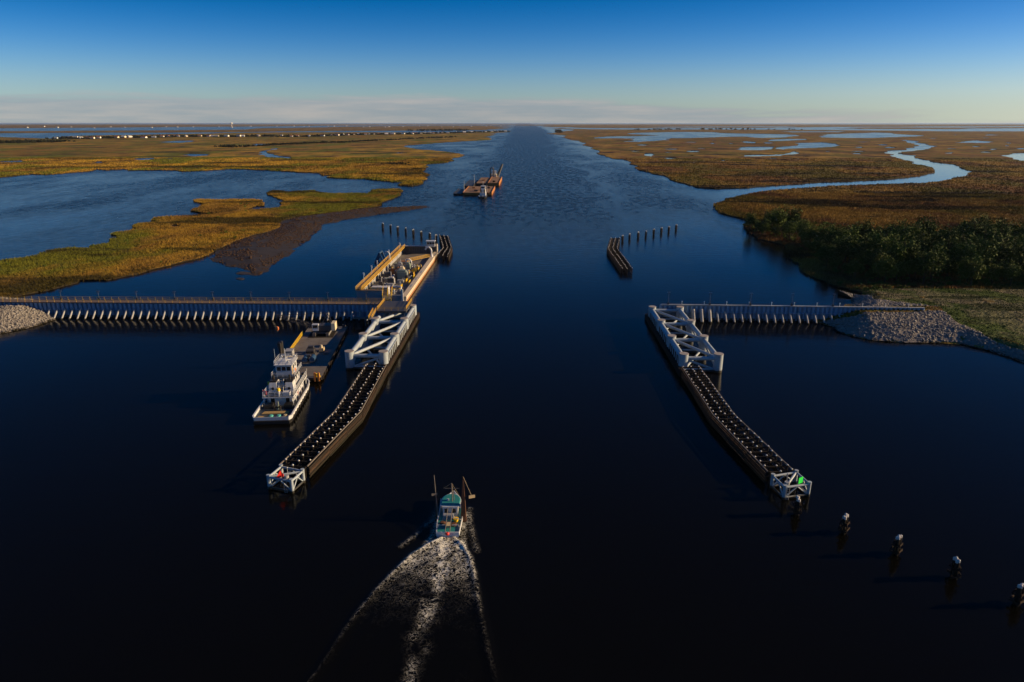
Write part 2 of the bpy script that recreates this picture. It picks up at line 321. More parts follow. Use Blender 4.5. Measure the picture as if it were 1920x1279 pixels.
# ------------------------------------------------------------------ mesh helpers
def rotz(v, a):
    c, s = math.cos(a), math.sin(a); return (v[0]*c - v[1]*s, v[0]*s + v[1]*c, v[2])
class MB:
    """collects shapes; build() links them as one mesh object"""
    def __init__(self): self.v = []; self.f = []
    def add(self, vs, fs):
        o = len(self.v); self.v += [tuple(p) for p in vs]; self.f += [tuple(i + o for i in f) for f in fs]; return self
    def box(self, cx, cy, cz, sx, sy, sz, rz=0.0):
        vs = []
        for z in (-.5, .5):
            for x, y in ((-.5, -.5), (.5, -.5), (.5, .5), (-.5, .5)):
                p = rotz((x*sx, y*sy, z*sz), rz); vs.append((p[0]+cx, p[1]+cy, p[2]+cz))
        return self.add(vs, [(3,2,1,0),(4,5,6,7),(0,1,5,4),(1,2,6,5),(2,3,7,6),(3,0,4,7)])
    def span(self, x0, x1, y0, y1, z0, z1): return self.box((x0+x1)/2, (y0+y1)/2, (z0+z1)/2, x1-x0, y1-y0, z1-z0)
    def beam(self, p, q, w, h):
        p, q = Vector(p), Vector(q); d = (q-p).normalized()
        up = Vector((0,0,1)) if abs(d.z) < 0.95 else Vector((0,1,0))
        s = d.cross(up).normalized()*w/2; u = s.cross(d).normalized()*h/2
        vs = [a + i*s + j*u for a in (p, q) for i, j in ((-1,-1),(1,-1),(1,1),(-1,1))]
        return self.add(vs, [(3,2,1,0),(4,5,6,7),(0,1,5,4),(1,2,6,5),(2,3,7,6),(3,0,4,7)])
    def tube(self, p, q, r0, r1=None, n=12, cap=True):
        r1 = r0 if r1 is None else r1
        p, q = Vector(p), Vector(q); d = (q-p).normalized()
        up = Vector((0,0,1)) if abs(d.z) < 0.9 else Vector((1,0,0))
        s = d.cross(up).normalized(); u = s.cross(d)
        vs = []
        for a, r in ((p, r0), (q, r1)):
            for k in range(n):
                t = 2*math.pi*k/n; vs.append(a + s*math.cos(t)*r + u*math.sin(t)*r)
        fs = [(k, (k+1) % n, n+(k+1) % n, n+k) for k in range(n)]
        if cap: fs += [tuple(range(n-1, -1, -1)), tuple(range(n, 2*n))]
        return self.add(vs, fs)
    def prism(self, pts, z0, z1):
        n = len(pts)
        return self.add([(x, y, z0) for x, y in pts] + [(x, y, z1) for x, y in pts],
                        [tuple(range(n-1, -1, -1)), tuple(range(n, 2*n))] + [(k, (k+1) % n, n+(k+1) % n, n+k) for k in range(n)])
    def loft(self, rings, cap=True):
        n = len(rings[0]); vs = [p for r in rings for p in r]; fs = []
        for i in range(len(rings)-1):
            for k in range(n): fs.append((i*n+k, i*n+(k+1) % n, (i+1)*n+(k+1) % n, (i+1)*n+k))
        if cap: fs += [tuple(range(n-1, -1, -1)), tuple(range((len(rings)-1)*n, len(rings)*n))]
        return self.add(vs, fs)
    def ball(self, c, r, n=10, sz=1.0):
        rings = []
        for i in range(1, n//2):
            t = math.pi*i/(n//2)
            rings.append([(c[0]+r*math.sin(t)*math.cos(2*math.pi*k/n), c[1]+r*math.sin(t)*math.sin(2*math.pi*k/n), c[2]-r*sz*math.cos(t)) for k in range(n)])
        return self.loft(rings)
    def mesh(self, name, mat, smooth=True):
        me = bpy.data.meshes.new(name); me.from_pydata(self.v, [], self.f)
        if smooth:
            me.shade_smooth(); me.set_sharp_from_angle(angle=0.7)
        me.materials.append(MATS[mat]); me.update(); return me
def wloc(o):
    p = Vector((0,0,0))
    while o: p += o.location; o = o.parent
    return p
def link(name, me, parent=None, loc=(0,0,0), rz=0.0, sc=None, rot=None):
    o = bpy.data.objects.new(name, me); COL.objects.link(o)
    o.parent = parent; o.location = loc
    o.rotation_euler = rot if rot else (0, 0, rz)
    if sc: o.scale = sc if isinstance(sc, tuple) else (sc, sc, sc)
    return o
def part(name, mb, mat, parent, local=False):
    """one mesh part; coordinates are world ones unless local"""
    if not local and parent:
        w = wloc(parent); mb.v = [(x-w.x, y-w.y, z-w.z) for x, y, z in mb.v]
    return link(name, mb.mesh(name, mat), parent)
def tag(o, label, cat, group=None):
    o['label'] = label; o['category'] = cat
    if group: o['group'] = group
    return o
def thing(name, label, cat, loc=(0,0,0), rz=0.0, group=None):
    o = link(name, None, None, loc, rz); o.empty_display_size = 0.5
    return tag(o, label, cat, group)
def copy_tree(o, parent=None):
    c = o.copy(); COL.objects.link(c); c.parent = parent
    for ch in list(o.children): copy_tree(ch, c)
    return c
ORD = ['first','second','third','fourth','fifth','sixth','seventh','eighth','ninth','tenth']
rng = random.Random(7)
nrg = np.random.default_rng(11)

LAND = {
 'marsh_left': ([(-869.3,744.5),(-707.5,763.1),(-605.8,788.8),(-602.2,805.1),(-604.3,839.7),(-582.1,831.3),(-574.0,858.8),(-565.3,888.0),(-580.3,929.5),(-553.4,908.8),(-546.2,935.8),(-525.4,909.4),(-493.2,915.4),(-462.4,910.9),(-442.1,890.9),(-415.8,917.2),(-406.0,944.7),(-361.5,923.8),(-340.0,913.8),(-305.2,894.1),(-259.1,866.1),(-246.7,830.4),(-226.0,822.3),(-231.6,797.5),(-210.4,782.4),(-185.5,779.1),(-169.5,760.9),(-141.0,733.6),(-133.7,740.6),(-130.0,695.4),(-115.8,683.8),(-108.9,708.3),(-115.6,741.0),(-119.0,808.2),(-123.9,860.0),(-137.5,898.1),(-142.0,962.2),(-152.3,1022.7),(-153.2,1056.0),(-133.4,1091.9),(-125.1,1170.6),(-123.0,1322.1),(-140.2,1437.6),(-164.3,1489.2),(-209.3,1573.7),(-265.9,1668.2),(-326.9,1834.3),(-338.6,1942.3),(-301.1,2090.8),(-229.6,2327.7),(-162.2,2504.9),(-140.7,2709.2),(-160.4,3001.5),(-201.3,3112.5),(-175.6,3825.9),(-156.1,4816.2),(-168.2,5440.3),(-249.4,5438.4),(-425.1,5103.2),(-617.4,4543.8),(-1002.7,4584.8),(-1509.3,4650.1),(-1813.0,4281.1),(-1816.7,4069.1),(-2029.9,3615.1),(-2162.7,3386.6),(-1982.2,2958.8),(-1871.1,2759.7),(-2162.2,2954.5),(-2312.3,3063.0),(-2904.4,2937.1),(-3328.5,2549.2)],
  [[(-880.8,1120.2),(-854.9,1120.8),(-844.4,1153.7),(-810.9,1121.8),(-806.8,1095.5),(-846.7,1087.1)],[(-675.3,1079.2),(-697.5,1132.5),(-679.1,1109.3),(-656.7,1065.2)],[(-670.6,1183.6),(-689.0,1228.6),(-669.9,1248.2),(-644.5,1202.0),(-643.9,1150.1)],[(-637.2,1211.2),(-630.8,1239.5),(-612.3,1202.7),(-623.4,1193.5)],[(-672.2,1353.3),(-684.8,1412.3),(-638.4,1401.2),(-608.5,1332.4),(-620.9,1299.8)],[(-1188.5,2241.7),(-1224.8,2442.8),(-1175.5,2481.1),(-1090.3,2307.6),(-1079.3,2184.0)],[(-569.2,1479.7),(-591.9,1564.7),(-597.8,1627.3),(-619.5,1730.5),(-579.4,1565.0),(-521.1,1416.2),(-472.6,1324.7),(-422.4,1244.3),(-387.9,1199.0),(-431.5,1234.6),(-458.1,1253.2),(-499.2,1324.0),(-531.2,1379.7)],[(-814.5,2063.0),(-783.2,2106.3),(-703.3,1933.7),(-731.7,1888.3)],[(-277.7,1473.1),(-273.4,1486.6),(-244.3,1447.8),(-267.2,1434.6)]]),
 'spit_left': ([(-4174.3,3646.7),(-3121.7,4141.8),(-2858.2,4324.4),(-2316.0,4431.0),(-1977.1,4587.4),(-1799.2,5071.0),(-1418.6,5376.0),(-814.4,5683.6),(-411.1,6020.0),(-281.6,7338.0),(-299.6,9936.6),(-443.2,12801.3),(-1028.5,15078.8),(-2699.3,12371.0),(-2852.8,10241.2),(-2830.3,8735.7),(-2782.9,7092.2),(-2698.9,6054.0),(-2982.4,5711.2),(-3279.0,5475.2),(-3854.1,5117.9),(-5218.0,4563.2)],
  []),
 'horizon_left': ([(-8194.0,6302.9),(-5946.5,7906.5),(-5600.1,8490.7),(-5063.4,9709.1),(-4735.3,11012.4),(-4245.7,13113.1),(-3399.2,15583.3),(-1799.9,18348.1),(-621.8,20129.0),(-554.7,22253.0),(-1209.9,26416.1),(-11640.7,26171.6),(-18365.1,24457.3),(-31331.3,24153.5)],
  []),
 'marsh_right': ([(227.7,7349.9),(161.2,4441.6),(148.6,3120.7),(154.1,2550.6),(173.6,2475.6),(177.0,2213.5),(153.5,1953.8),(148.9,1712.5),(159.1,1582.3),(140.2,1469.8),(141.7,1307.3),(147.2,1229.6),(161.5,1211.9),(152.6,1070.1),(146.1,946.5),(153.5,885.3),(160.1,831.4),(158.8,798.8),(158.5,733.9),(162.3,678.7),(177.5,667.9),(210.5,677.0),(245.2,704.2),(278.9,723.7),(348.8,758.8),(413.4,797.0),(457.8,830.0),(502.0,884.0),(538.6,944.9),(565.4,1002.2),(578.5,1039.8),(588.1,1094.4),(615.3,1139.6),(624.5,1188.2),(667.5,1299.3),(718.9,1409.0),(746.6,1510.5),(794.8,1597.2),(875.4,1661.8),(969.9,1805.3),(1070.4,1975.3),(1139.6,2124.6),(1206.4,2297.8),(1333.5,2578.2),(1394.8,2659.9),(1335.0,2502.8),(1211.1,2237.7),(1178.9,2125.5),(1100.4,1931.2),(989.1,1768.2),(943.2,1696.6),(800.3,1539.3),(738.9,1409.5),(742.5,1364.1),(680.7,1242.1),(650.5,1156.1),(641.3,1095.6),(621.4,1028.1),(575.9,924.9),(535.1,866.4),(484.0,806.4),(439.3,754.0),(415.8,736.7),(356.4,716.1),(298.8,693.5),(245.6,661.3),(220.3,645.0),(201.0,622.2),(174.0,585.5),(160.5,568.6),(144.7,537.7),(138.4,513.3),(133.2,480.3),(141.1,442.6),(132.3,423.8),(125.9,396.8),(124.5,370.4),(131.5,352.1),(124.7,328.5),(120.6,304.4),(121.1,300.2),(116.3,288.1),(115.6,276.5),(117.3,261.2),(121.3,254.2),(122.6,245.0),(113,233),(104,223),(94,216),(91.5,209),(93.9,204.1),(93.5,198.7),(95.9,193.7),(99.3,190.7),(107.7,188.4),(117.2,188.6),(123.5,187.3),(127.2,182.1),(129.5,175.2),(130.1,171.6),(143.5,150.2),(175,120),(330,110),(620,330),(1447.6,1224.5),(5588.9,5093.2),(3544.4,5196.2),(3086.4,5185.5),(2946.7,5342.6),(2643.4,5883.0),(2279.3,6307.1),(1495.0,6530.0),(899.8,6417.3),(567.8,6715.0),(431.9,8459.3)],
  [[(257.7,2857.5),(360.2,3246.3),(466.0,3312.7),(572.6,3436.6),(639.4,3524.3),(538.0,3932.2),(648.2,4383.7),(821.2,4627.6),(1044.7,4872.2),(1226.6,4740.5),(1176.6,4242.6),(1285.5,4043.5),(1384.5,3862.5),(1307.6,3467.9),(1076.7,3030.5),(952.7,2923.3),(971.3,3199.2),(836.7,3136.8),(670.4,2916.6),(569.4,2864.8),(503.3,2558.8),(420.6,2410.2),(360.2,2309.3),(309.2,2340.4),(375.4,2595.3),(417.2,2813.4)],[(1599.2,3867.5),(1916.6,4259.9),(2208.1,4610.1),(2000.0,3876.9),(1943.6,3554.8),(1629.7,3155.4),(1408.8,2933.9),(1300.2,2931.4),(1234.2,3034.1),(1402.4,3401.0)],[(1788.7,5155.1),(2337.2,5199.2),(2059.5,4733.7),(1681.6,4647.7)],[(893.0,2648.1),(998.8,2780.7),(1064.9,2782.3),(1009.1,2610.1),(897.4,2470.7),(807.5,2419.3)],[(826.6,2228.7),(934.1,2291.4),(855.1,1970.2),(778.8,1840.0),(693.9,1761.3),(628.3,1723.8),(591.3,1655.1),(586.6,1695.0),(654.4,1853.2),(755.4,2014.8)],[(467.3,1391.5),(511.2,1428.1),(581.8,1562.7),(560.1,1479.6),(518.4,1404.3),(473.8,1336.1),(397.5,1313.3),(413.9,1378.8),(450.2,1402.7)],[(1359.6,2301.4),(1576.8,2545.6),(1523.3,2368.8),(1404.8,2213.3),(1340.4,2240.7)],[(911.6,1390.4),(990.0,1476.8),(1026.3,1490.5),(1017.0,1416.0),(836.0,1160.4),(805.6,1175.8),(854.4,1264.8)],[(1192.5,1773.0),(1238.4,1774.1),(1177.1,1685.3),(1151.1,1701.5)],[(2446.6,3887.4),(2376.2,3640.1),(2253.2,3562.1)],[(236.6,1446.4),(248.6,1446.7),(246.7,1374.8),(227.3,1309.3),(221.9,1330.2)],[(731.9,2417.5),(736.1,2350.4),(689.2,2168.3),(668.7,2196.0)],[(753.6,2287.2),(768.6,2227.3),(709.2,2141.3)],[(487.3,1685.9),(565.9,1855.2),(639.3,1869.3),(604.7,1759.2),(575.4,1688.0),(531.5,1621.8),(483.1,1620.7)],[(323.0,1198.1),(330.2,1198.3),(320.1,1148.4),(315.8,1164.4)],[(554.2,2193.4),(574.7,2222.8),(552.3,2110.8),(534.1,2094.7)],[(1065.0,2358.1),(1150.9,2393.2),(1070.2,2294.6)],[(1184.5,1881.6),(1158.9,1854.0),(1149.0,1852.0),(1150.9,1866.8),(1168.4,1898.0),(1197.4,1933.4),(1195.9,1912.5)],[(266.5,1252.8),(252.1,1229.9),(240.5,1222.9),(236.9,1240.7),(241.4,1263.7),(251.5,1276.9),(261.4,1276.3)],[(437.1,1248.7),(427.7,1233.5),(419.1,1230.2),(413.2,1237.5),(421.7,1257.0),(432.5,1271.5),(439.6,1266.2)],[(435.1,1738.4),(425.9,1719.4),(408.3,1706.3),(406.3,1728.8),(408.1,1748.9),(422.7,1760.9),(432.5,1753.9)],[(381.5,1410.9),(371.6,1396.6),(364.1,1397.6),(356.0,1400.9),(362.8,1417.7),(370.9,1424.2),(377.9,1423.5)],[(741.9,1574.6),(726.0,1551.4),(707.9,1549.3),(704.1,1564.0),(712.0,1584.5),(729.0,1594.1),(742.8,1593.4)],[(656.7,1553.4),(645.1,1532.0),(636.7,1527.3),(640.6,1544.7),(646.6,1567.0),(657.5,1577.4),(663.4,1575.9)],[(1640.1,2896.1),(1612.0,2860.9),(1584.1,2832.1),(1595.6,2870.9),(1622.9,2919.3),(1641.1,2931.3),(1656.9,2938.4)],[(873.8,1478.0),(852.9,1442.7),(843.0,1443.1),(848.1,1462.9),(865.1,1492.4),(880.1,1506.7),(896.8,1517.3)],[(1302.1,1954.7),(1282.5,1927.3),(1266.9,1913.1),(1277.2,1937.0),(1299.2,1968.3),(1320.4,1994.5),(1319.8,1983.7)],[(2187.4,3693.2),(2161.1,3656.3),(2138.1,3625.4),(2161.5,3670.9),(2188.8,3719.3),(2221.6,3768.0),(2215.4,3746.2)],[(1009.7,2023.2),(990.2,1989.5),(974.7,1984.2),(970.7,2001.7),(991.4,2042.5),(1020.5,2081.4),(1022.9,2056.6)],[(853.3,1829.3),(835.3,1800.9),(827.7,1798.0),(828.9,1812.9),(843.6,1852.6),(859.0,1867.4),(872.6,1875.8)],[(1484.0,2221.7),(1456.5,2182.2),(1450.8,2186.2),(1450.4,2198.1),(1480.3,2242.2),(1506.3,2271.5),(1501.4,2252.6)],[(254.9,1566.5),(240.8,1550.7),(228.5,1538.0),(223.4,1555.9),(223.5,1578.6),(236.9,1596.1),(245.9,1582.8)],[(355.0,1685.4),(339.4,1663.5),(325.0,1654.3),(320.5,1673.7),(316.7,1704.5),(337.2,1718.9),(354.7,1718.0)],[(376.3,1554.9),(360.8,1528.1),(346.1,1516.3),(342.7,1539.6),(346.0,1574.0),(364.8,1602.3),(380.3,1594.8)],[(474.8,1229.9),(463.5,1219.9),(454.2,1220.2),(442.1,1221.7),(453.1,1233.4),(461.7,1243.2),(471.3,1240.1)],[(541.5,2297.9),(525.0,2252.2),(510.6,2264.4),(499.8,2276.7),(509.9,2315.7),(525.9,2333.6),(537.8,2328.9)],[(668.8,2534.0),(653.7,2507.8),(646.2,2505.2),(644.4,2519.8),(650.0,2552.5),(663.9,2578.0),(667.3,2560.4)],[(676.7,1452.2),(658.4,1418.1),(652.2,1424.0),(649.5,1434.8),(664.6,1470.4),(680.0,1486.4),(680.4,1472.9)],[(1106.0,1699.4),(1086.7,1676.8),(1061.7,1647.0),(1072.5,1675.6),(1100.4,1713.3),(1114.5,1728.1),(1122.5,1730.5)],[(466.4,2034.7),(460.3,2018.9),(455.6,2021.1),(450.7,2024.7),(456.6,2040.9),(463.1,2058.4),(466.5,2048.8)],[(1898.5,2971.3),(1866.9,2943.2),(1838.6,2917.8),(1850.8,2952.2),(1874.1,2985.9),(1903.8,3021.4),(1918.2,3016.7)],[(521.0,1319.7),(512.9,1300.7),(504.5,1302.5),(504.7,1313.5),(509.1,1325.3),(516.4,1332.6),(521.3,1330.6)],[(419.5,2062.5),(411.7,2040.7),(403.9,2042.0),(399.5,2051.7),(402.7,2074.0),(412.8,2091.2),(419.1,2081.6)],[(1040.8,1742.6),(1024.8,1724.4),(1005.8,1717.8),(1010.3,1735.6),(1013.2,1752.6),(1034.8,1768.4),(1039.4,1755.1)],[(619.3,2156.7),(605.4,2131.5),(598.6,2126.8),(596.8,2140.0),(606.3,2169.4),(619.9,2206.2),(622.4,2188.5)],[(314.0,1354.7),(310.6,1342.0),(306.5,1341.5),(302.5,1345.4),(306.5,1364.1),(312.7,1369.3),(315.8,1366.3)],[(263.1,1784.2),(258.8,1765.7),(253.3,1766.7),(248.1,1772.5),(253.4,1791.3),(258.8,1809.2),(262.2,1797.8)],[(988.2,1529.8),(964.2,1503.6),(953.9,1502.7),(947.3,1510.7),(970.4,1547.4),(992.4,1565.3),(995.9,1554.6)],[(307.5,1505.3),(298.1,1488.1),(288.4,1478.8),(286.5,1495.8),(289.9,1514.1),(298.5,1531.2),(305.9,1524.6)],[(932.6,1816.9),(907.1,1782.1),(890.9,1772.6),(887.2,1790.9),(913.0,1837.2),(937.0,1865.6),(939.9,1849.1)],[(337.1,1999.2),(329.4,1962.9),(308.6,1950.0),(302.8,1981.9),(302.5,2021.7),(324.4,2053.3),(334.8,2023.8)]]),
 'horizon_right': ([(276.6,13015.5),(715.3,8465.9),(1868.6,8167.3),(3639.6,9689.3),(4475.9,10671.2),(8860.4,13019.3),(15349.1,13171.4),(29794.8,25586.1),(17199.2,25290.9),(6072.0,26586.8),(561.4,26457.6)],
  [[(1601.8,10345.6),(4575.4,12185.7),(3846.1,10656.4),(1770.0,9227.0)]]),
 'strip_right': ([(3113.8,7417.6),(4070.8,7017.5),(5569.6,8176.5),(9209.6,7895.2),(12060.1,10344.9),(7131.6,10475.2),(5535.0,9315.3),(4077.3,9085.3)],
  []),
 'island_left': ([(-256.7,275.1),(-239.7,300.9),(-230.4,314.1),(-233.2,318.2),(-233.5,328.2),(-227.2,335.8),(-223.2,332.9),(-218.6,333.0),(-222.1,339.0),(-217.3,347.9),(-218.7,353.7),(-222.7,357.0),(-225.8,364.9),(-219.3,359.7),(-225.1,367.6),(-226.2,373.1),(-233.4,376.7),(-235.8,384.4),(-230.0,390.5),(-231.9,396.7),(-229.3,398.8),(-237.2,405.1),(-240.7,418.5),(-235.8,428.1),(-234.3,431.8),(-242.1,435.4),(-245.7,446.8),(-234.9,453.7),(-223.9,460.8),(-212.5,468.2),(-227.9,473.6),(-238.5,482.3),(-242.0,493.1),(-247.2,517.8),(-247.6,524.9),(-266.1,544.8),(-270.4,558.5),(-256.5,558.8),(-239.1,559.2),(-226.8,561.5),(-215.9,555.8),(-204.9,533.1),(-198.7,515.5),(-204.7,515.4),(-203.5,502.0),(-204.2,486.2),(-189.5,495.9),(-181.2,505.8),(-186.7,515.8),(-185.0,522.8),(-194.5,537.1),(-195.1,552.3),(-207.2,568.1),(-234.7,626.7),(-236.4,639.4),(-216.6,622.2),(-210.2,632.3),(-196.3,635.2),(-183.0,618.1),(-172.4,611.1),(-141.3,609.5),(-144.4,639.0),(-135.8,652.4),(-121.2,655.4),(-114.5,634.6),(-110.6,596.3),(-111.2,570.4),(-115.6,542.6),(-111.3,517.6),(-126.9,494.2),(-141.3,464.2),(-155.8,452.9),(-155.2,422.9),(-148.4,396.5),(-152.9,380.5),(-154.6,362.1),(-154.0,340.6),(-152.8,325.7),(-151.8,312.0),(-156.8,296.7),(-159.1,287.3),(-161.8,275.2),(-164.9,268.9),(-167.4,262.0),(-178.0,261.8),(-176.7,258.0),(-178.3,252.5),(-179.8,245.4),(-182.3,240.3),(-188.8,233.0),(-215.4,227.8)],
  [[(-218.2,412.2),(-217.7,419.1),(-209.3,410.2),(-211.0,402.5)],[(-210.9,598.5),(-206.1,607.9),(-201.9,589.7)]]),
 'mud_bank': ([(-143.3,303.1),(-148.5,318.8),(-154.0,343.8),(-156.0,369.2),(-148.4,384.5),(-151.7,409.3),(-158.4,439.8),(-154.0,458.3),(-138.8,481.6),(-121.4,503.9),(-99.8,514.4),(-76.9,521.8),(-73.8,511.7),(-81.8,501.6),(-93.8,482.7),(-107.4,459.4),(-120.5,440.7),(-128.0,418.9),(-121.9,401.4),(-121.1,385.1),(-117.3,363.0),(-116.6,344.7),(-114.4,328.0),(-114.0,311.5),(-112.8,297.7),(-112.2,289.5),(-110.4,275.3),(-111.8,273.2),(-116.7,277.3),(-118.1,282.6),(-124.9,289.2),(-134.4,294.8)],
  []),
 'mud_islet': ([(-122.3,278.2),(-120.7,281.5),(-116.4,279.4),(-115.7,275.2),(-119.7,275.1)],
  []),
 'mud_islet.001': ([(-117.9,267.1),(-116.9,269.6),(-114.0,267.2),(-114.5,264.7)],
  []),
 'riprap_left': ([(-150.5,208.0),(-151.5,203.1),(-152.6,197.2),(-155.2,193.7),(-157.2,191.0),(-173.0,179.3),(-205,209.6),(-147,209.6)],
  []),
 'riprap_left_back': ([(-138,214),(-150,222),(-165,228),(-185,232),(-215,232),(-215,214)],
  []),
 'riprap_right': ([(91.5,208.8),(93.9,204.1),(93.3,198.7),(95.9,193.7),(99.3,190.7),(107.7,188.4),(117.2,188.6),(123.5,187.3),(127.2,182.1),(129.5,175.2),(130.1,171.6),(143.5,150.2),(160,134),(163,138),(147,155),(134.5,175),(132,180),(130,189),(128,200),(129,208.5)],
  []),
 'riprap_right_back': ([(92.5,213.8),(104,223),(113,233),(116,240),(114,247),(119,246),(121,238),(118,229),(121,222),(131,213.8)],
  []),
 'levee': ([(129.5,208.3),(128.5,200),(130.5,189),(132.5,180),(135,175),(147.5,155),(163.5,138),(330,118),(430,240),(300,262),(200,256),(150,254),(126,250),(121.5,238),(118.5,229),(121.5,222),(131.5,214)],
  []),
}
HOUSE_SPOTS = [(-1773,2631),(-1759,2724),(-1709,2678),(-1697,2702),(-1636,2634),(-1640,2680),(-1612,2751),(-1613,2801),(-1618,2852),(-1493,2730),(-1506,2828),(-1527,2934),(-1515,2962),(-1518,3019),(-1501,3019),(-1468,3020),(-1422,3050),(-1370,3022),(-1354,3023),(-1336,3023),(-1294,3024),(-1254,3054),(-1224,3026),(-1191,3116),(-1191,3116),(-1090,3119),(-1007,3002),(-1000,3060),(-949,3061),(-909,3123),(-904,3251),(-888,3285),(-886,3390),(-865,3391),(-853,3465),(-849,3542),(-814,3543),(-805,3583),(-781,3584),(-774,3666),(-726,3626),(-709,3668),(-690,3627),(-656,3712),(-613,3756),(-610,3847),(-574,3802),(-576,3943),(-549,3943),(-521,3896),(-508,3993),(-492,4044),(-459,4045),(-435,4261),(-385,4262),(-349,4379),(-293,4503),(-271,4504),(-235,4568),(-223,4702),(-202,4635),(-185,4773),(-154,4704)]
WAKE_LEFT = [(-12.04, 89.93), (-14.42, 87.66), (-16.73, 84.7), (-18.67, 80.58), (-20.36, 76.34), (-21.78, 71.84), (-22.9, 67.12), (-23.84, 62.62), (-24.95, 59.36), (-26.06, 55.8)]
WAKE_RIGHT = [(-11.39, 89.94), (-9.37, 87.5), (-8.01, 84.52), (-7.11, 80.85), (-6.61, 77.98), (-5.68, 72.71), (-4.71, 67.99), (-3.4, 62.15), (-2.67, 59.15), (-1.86, 55.7)]
WAKE_TRAIL = [(-11.68, 89.65), (-11.8, 83.8), (-12.04, 79.56), (-12.53, 75.66), (-12.45, 71.08), (-12.96, 67.8), (-13.05, 64.34), (-13.14, 61.14), (-13.04, 58.19), (-13.01, 55.44)]
# ------------------------------------------------------------------ water, marsh and shores
def ragged(ring, k=0.010, jit=0.16, seed=1, lo=1.2):
    """subdivide a shoreline and roughen it"""
    r = random.Random(seed); out = []
    n = len(ring)
    for i in range(n):
        a, b = ring[i], ring[(i+1) % n]
        def rec(a, b, depth):
            dx, dy = b[0]-a[0], b[1]-a[1]; L = math.hypot(dx, dy)
            d = math.hypot((a[0]+b[0])/2, (a[1]+b[1])/2)
            if L < max(lo, k*d) or depth > 7: return [a]
            o = r.uniform(-jit, jit); m = ((a[0]+b[0])/2 - dy*o, (a[1]+b[1])/2 + dx*o)
            return rec(a, m, depth+1) + rec(m, b, depth+1)
        out += rec(a, b, 0)
    return out
def inside(px, py, ring):
    """even-odd test; each edge only touches the points level with it"""
    o = np.argsort(py, kind='stable'); X, Y = px[o], py[o]; c = np.zeros(len(px), bool); n = len(ring)
    ys = np.array([p[1] for p in ring]); lo = np.searchsorted(Y, np.minimum(ys, np.roll(ys, -1))); hi = np.searchsorted(Y, np.maximum(ys, np.roll(ys, -1)))
    for i in range(n):
        a, b = lo[i], hi[i]
        if a == b: continue
        x0, y0 = ring[i]; x1, y1 = ring[(i+1) % n]
        c[a:b] ^= X[a:b] < (x1-x0)*(Y[a:b]-y0)/(y1-y0)+x0
    r = np.empty_like(c); r[o] = c
    return r
def dist_line(px, py, line):
    d = np.full(len(px), 1e9)
    for (x0, y0), (x1, y1) in zip(line[:-1], line[1:]):
        dx, dy = x1-x0, y1-y0; t = np.clip(((px-x0)*dx+(py-y0)*dy)/(dx*dx+dy*dy), 0, 1)
        d = np.minimum(d, np.hypot(px-x0-t*dx, py-y0-t*dy))
    return d
def vnoise(x, y, s, seed=0):
    """smooth value noise on arrays"""
    x = x/s + 37.7*seed; y = y/s + 11.3*seed
    xi, yi = np.floor(x), np.floor(y); fx, fy = x-xi, y-yi
    fx = fx*fx*(3-2*fx); fy = fy*fy*(3-2*fy)
    h = lambda a, b: np.modf(np.abs(np.sin(a*127.1+b*311.7+seed*17.3)*43758.5453))[0]
    return (h(xi,yi)*(1-fx)+h(xi+1,yi)*fx)*(1-fy)+(h(xi,yi+1)*(1-fx)+h(xi+1,yi+1)*fx)*fy
def sstep(x): x = np.clip(x, 0, 1); return x*x*(3-2*x)

SHORE_R = [(91.5,209),(93.9,204.1),(93.3,198.7),(95.9,193.7),(99.3,190.7),(107.7,188.4),(117.2,188.6),(123.5,187.3),(127.2,182.1),(129.5,175.2),(130.1,171.6),(143.5,150.2),(175,120)]
SHORE_RB = [(91.5,213),(94,216),(104,223),(113,233),(118,243),(121,254),(116,262),(115,276)]
SHORE_L = [(-147,209),(-150.5,208),(-151.5,203.1),(-152.6,197.2),(-155.2,193.7),(-157.2,191),(-173,179.3)]
SHORE_LB = [(-138,213.5),(-150,222),(-165,228),(-185,232),(-215,232)]
def marsh_h(x, y):
    d = np.hypot(x, y); a = np.clip(d/900, 0.35, 1.0)
    return 0.55 + 0.55*a*(vnoise(x,y,9,1)-0.35) + 0.4*(vnoise(x,y,40,2)-0.5) + 0.5*a*(vnoise(x,y,3.1,3)-0.5)
def right_h(x, y):
    z = marsh_h(x, y)
    lev = sstep((262-y)/26)*(x > 85)
    crest = 2.3 + 1.9*np.exp(-((y-212)/15)**2)
    d = np.minimum(dist_line(x, y, SHORE_R), dist_line(x, y, SHORE_RB))
    return np.maximum(z*(1-lev) + lev*np.minimum(crest, 0.02+0.36*d) + lev*0.15*(vnoise(x,y,3,5)-0.5), 0.05)
def left_h(x, y):
    d = np.where(y < 212, dist_line(x, y, SHORE_L), dist_line(x, y, SHORE_LB))
    return np.minimum(4.0, 0.02+0.34*d) + 0.1*(vnoise(x,y,2,5)-0.5)
def mud_h(x, y, line):
    d = dist_line(x, y, line+[line[0]]); return np.minimum(1.3, 0.03+0.09*d) + 0.25*(vnoise(x,y,4,6)-0.45)*np.clip(d/6,0,1)
